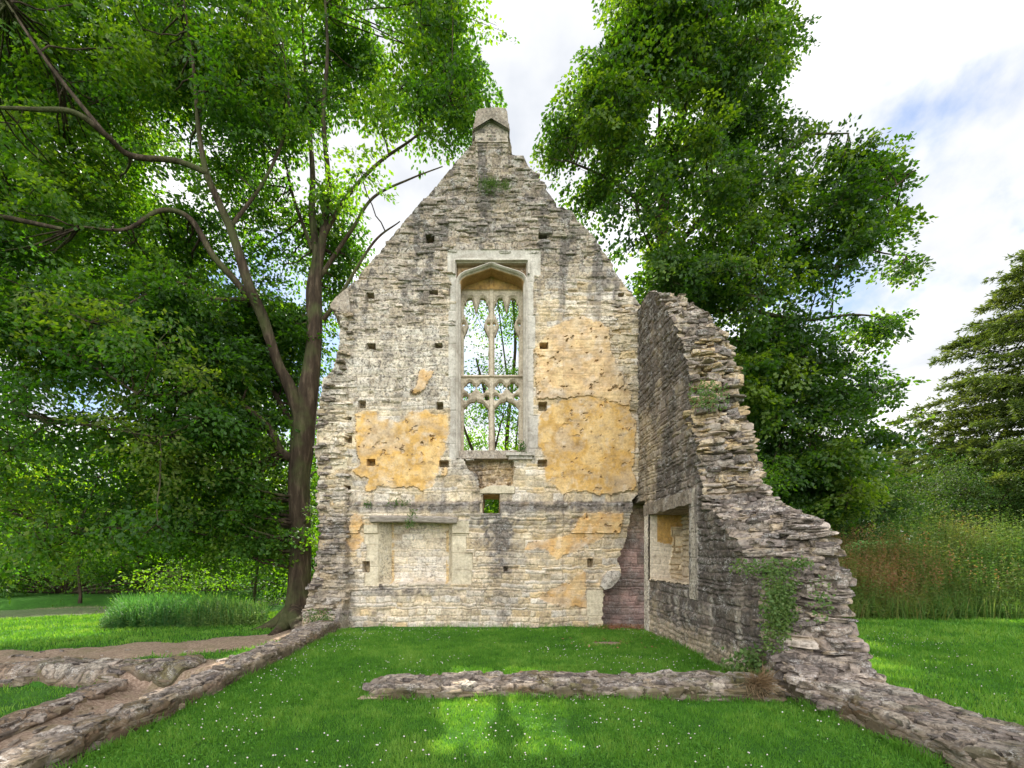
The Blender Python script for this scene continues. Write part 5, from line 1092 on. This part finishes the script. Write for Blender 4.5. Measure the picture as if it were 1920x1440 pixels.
# fallen leaves
n = 500; x = r.normal(3.0, .35, n); y = r.normal(10.25, .18, n); x2 = r.normal(2.2, .5, 60); y2 = r.normal(8.5, .3, 60); x = np.r_[x, x2]; y = np.r_[y, y2]; n = len(x)
v, f = leaf_quads(np.stack([x, y, gh(x, y) + r.uniform(.01, .05, n)], 1), r.normal(size=(n, 3)) * [1, 1, .2], np.array([0, 0, 1.]) + .3 * r.normal(size=(n, 3)), r.uniform(.04, .08, n), r.uniform(.03, .05, n))
tag(mk('fallen_leaves', v, [f], leaf_mat('dead_leaf', (.16, .06, .03), (.26, .11, .05), (.34, .2, .1), .1), attrs={'rnd': np.repeat(r.random(n), 4)}), 'brown fallen leaves in the burnt fireplace corner', 'leaves', kind='stuff')

def herb(acc, x, y, z, h, rn, nl=10, leaf=.08, asp=.35, stem=.006, lean=.15):
    """upright leafy stems, vectorised over plants"""
    n = len(x); dirn = r.normal(0, lean, (n, 2)); top = np.stack([x + dirn[:, 0] * h, y + dirn[:, 1] * h, z + h], 1)
    v, f, q = blades(x, y, z, h, np.full(n, stem), rn, lean); acc.add(v, f, rnd=q)
    for k in range(nl):
        s = (k + r.random(n)) / nl; b = np.stack([x, y, z], 1) * (1 - s[:, None]) + top * s[:, None]; az = r.uniform(0, 6.283, n)
        A = np.stack([np.cos(az), np.sin(az), r.uniform(-.3, .6, n)], 1); ln = leaf * (1.15 - .6 * s) * r.uniform(.7, 1.2, n)
        v, f = leaf_quads(b, A, np.array([0, 0, 1.]) + .4 * r.normal(size=(n, 3)), ln, ln * asp); acc.add(v, [f], rnd=np.repeat(np.clip(rn + .1 * r.normal(size=n), 0, 1), 4))
# tall weeds on the bank
a = Acc(); n = 9000; x = r.uniform(4.4, 22, n); y = r.uniform(11.4, 15.0, n) + .02 * x; z = gh(x, y)
edge = sstep(11.4, 12.4, y - .02 * x); h = (.35 + .75 * edge) * r.uniform(.6, 1.35, n) * (1 + .55 * fbm(x * .8, y * .8, 0, 5, 4))
zone = fbm(x * .45, y * .8, 0, 66, 3) + .50 * np.exp(-((x - 9.6) / 2.6) ** 2 - ((y - 13.6) / 1.2) ** 2) - .35 * sstep(12.5, 11.7, y) - .30 * sstep(11.0, 13, x)
rn = np.clip(.46 + .22 * np.exp(-((y - .02 * x - 13.2) / 1.0) ** 2) * sstep(13, 10.5, x) + .75 * zone + .14 * r.normal(size=n), 0, 1)
herb(a, x, y, z, h, rn, 13, .15, .30, .010, .18)
n = 5000; x = r.uniform(4.4, 22, n); y = r.uniform(11.25, 13.2, n) + .02 * x; v, f, q = blades(x, y, gh(x, y), r.uniform(.25, .8, n), np.full(n, .016), np.clip(.25 + .2 * r.normal(size=n), 0, 1), .4); a.add(v, f, rnd=q)
# brown seed spikes
n = 700; x = r.normal(9.8, 2.2, n); y = r.uniform(12.3, 15.5, n); z = gh(x, y) + .6
for k in range(10):
    c = np.stack([x + .02 * r.normal(size=n), y, z + .06 * k + .02 * r.random(n)], 1); v, f = leaf_quads(c, r.normal(size=(n, 3)), unit(r.normal(size=(n, 3))), r.uniform(.04, .07, n), r.uniform(.03, .05, n)); a.add(v, [f], rnd=np.repeat(np.clip(.93 + .1 * r.normal(size=n), 0, 1), 4))
tag(a.make('tall_weeds', M_weed), 'tall green and reddish brown weeds covering the bank on the right', 'weeds', kind='stuff')
# reeds and flowering herbs by the river
a = Acc(); n = 3400; px = r.uniform(195, 500, n); Y = r.uniform(11.7, 13.6, n); x = (px - CX) * Y / F; z = gh(x, Y)
env = sstep(185, 235, px) * (1 - .35 * sstep(380, 500, px)); v, f, q = blades(x, Y, z, .80 * env * r.uniform(.55, 1.2, n), r.uniform(.018, .032, n), np.clip(.35 + .5 * sstep(330, 420, px) * r.random(n) + .12 * r.normal(size=n), 0, 1), .35); a.add(v, f, rnd=q)
k = 3000; herb(a, x[:k], Y[:k] - .1, z[:k], .6 * env[:k] * r.uniform(.5, 1.2, k), np.clip(.55 + .4 * sstep(300, 430, px[:k]) + .12 * r.normal(size=k), 0, 1), 12, .09, .4)
tag(a.make('reeds', M_reed), 'clump of reeds and pale flowering herbs on the river bank', 'reeds', kind='stuff')

# plants rooted in the masonry, each a thing of its own
def wall_plant(name, label, cat, centre, size, n, mat=M_wallplant, nrm=(0, -1, 0.3), leaf=.035, hang=0.0, hue=.5, group=None, blade=False):
    c = np.array(centre, float); s = np.array(size, float)
    if blade:
        az = r.normal(0, 1, (n, 3)); b = c + r.normal(size=(n, 3)) * s * .35
        A = unit(np.array(nrm) * .8 + az * .55 + [0, 0, .3]); ln = r.uniform(.5, 1.1, n) * leaf; v, f = leaf_quads(b, A, unit(r.normal(size=(n, 3))), ln, np.full(n, .009)); tip = b
    else:
        u = r.normal(size=(n, 3)); b = c + np.clip(u, -1.9, 1.9) * s * .5; b += np.array(nrm) * (s.max() * .12)
        ln = leaf * r.uniform(.6, 1.3, n); v, f = leaf_quads(b, r.normal(size=(n, 3)) + [0, 0, -.4], unit(np.array(nrm) + .6 * r.normal(size=(n, 3))), ln, ln * .7)
    o = mk(name, v, [f], mat, attrs={'rnd': np.repeat(np.clip(hue + .2 * r.normal(size=n), 0, 1), 4)}); o['label'] = label; o['category'] = cat
    if group: o['group'] = group
def wp(px, py, Y): return P(px, py, Y)
wall_plant('grass_tuft', 'shaggy green grass tuft on the ledge below the gable cap', 'grass tuft', wp(918, 350, 10.30), (.34, .10, .16), 420, M_wallplant, (0, -.7, -.4), .20, blade=True, hue=.4)
wall_plant('grass_tuft', 'smaller tuft just right of the shaggy one high on the gable', 'grass tuft', wp(948, 352, 10.32), (.16, .08, .12), 160, M_wallplant, (0, -.7, -.2), .15, blade=True, hue=.5)
wall_plant('fern', 'little fern hanging over the timber lintel of the niche', 'fern', wp(770, 972, 10.30), (.14, .06, .22), 190, leaf=.04, hue=.3)
wall_plant('fern', 'tiny fern on the stone ledge above the left end of the niche', 'fern', wp(690, 945, 10.36), (.10, .06, .10), 90, leaf=.035, hue=.3)
wall_plant('fern', 'small ferns sprouting from the ledge above the timber lintel', 'fern', wp(748, 943, 10.36), (.28, .06, .08), 130, leaf=.035, hue=.3)
wall_plant('weed_sprig', 'dark sprig growing on the right end of the window sill', 'weed', wp(978, 840, 10.34), (.10, .08, .22), 150, leaf=.045, hue=.1)
wall_plant('climbing_plant', 'green climber hanging down the broken end of the side wall', 'climber', (3.46, 5.50, .98), (.20, .10, .50), 2300, nrm=(-.2, -1, .1), leaf=.04, hue=.55)
wall_plant('climbing_plant', 'small leafy sprays at the top of the climber on the side wall', 'climber', wp(1430, 1065, 5.75), (.40, .14, .12), 420, nrm=(-.2, -1, .2), leaf=.04, hue=.5)
wall_plant('climbing_plant', 'thin leafy spray at the upper right of the climber', 'climber', wp(1492, 1056, 5.35), (.18, .08, .07), 160, nrm=(-.2, -1, .2), leaf=.04, hue=.5)
wall_plant('nettle_clump', 'nettles growing at the foot of the climber beside the lawn', 'nettles', (3.38, 5.75, .20), (.40, .22, .28), 900, nrm=(-.3, -1, .3), leaf=.055, hue=.4)
wall_plant('grass_tuft', 'green tuft high on the yellow broken masonry of the side wall', 'grass tuft', wp(1328, 742, 7.45), (.32, .12, .24), 420, nrm=(-.2, -1, .2), leaf=.045, hue=.5)
wall_plant('climbing_plant', 'sparse ivy at the foot of the gable left corner', 'climber', wp(598, 1160, 9.95), (.30, .10, .20), 330, leaf=.045, hue=.45)
wall_plant('grass_tuft', 'dry straw-coloured grass tuft on the low wall', 'grass tuft', (2.98, 5.08, .20), (.16, .05, .10), 460, M_dryg, (0, -1, -.2), .22, blade=True, hue=.5)
wall_plant('weed_sprig', 'green sprig on the right face of the broken side wall end', 'weed', wp(1535, 1125, 5.1), (.12, .08, .26), 130, leaf=.04, hue=.5)

# loose rubble in the excavated ground on the left
rs_ = np.random.default_rng(77); n = 230
x = rs_.uniform(-9.2, -3.9, n); y = rs_.uniform(3.2, 8.6, n); k = dirt_mask(x, y) > .55; x, y = x[k], y[k]; n = len(x)
c = np.stack([x, y, gh(x, y) + .005], 1); dm = np.stack([.04 + .20 * rs_.random(n) ** 3, .04 + .14 * rs_.random(n) ** 3, rs_.uniform(.02, .05, n)], 1)
sv = stones(c, dm, rs_.uniform(0, 6, n), stone_cols(n, rs_, .2, .3), 78, .1, .2, .7)
tag(mk('rubble', sv[0], [sv[1]], M_low, attrs={'Col': sv[2], 'lich': sv[3]}), 'loose stone chips strewn over the bare earth on the left', 'rubble', kind='stuff')
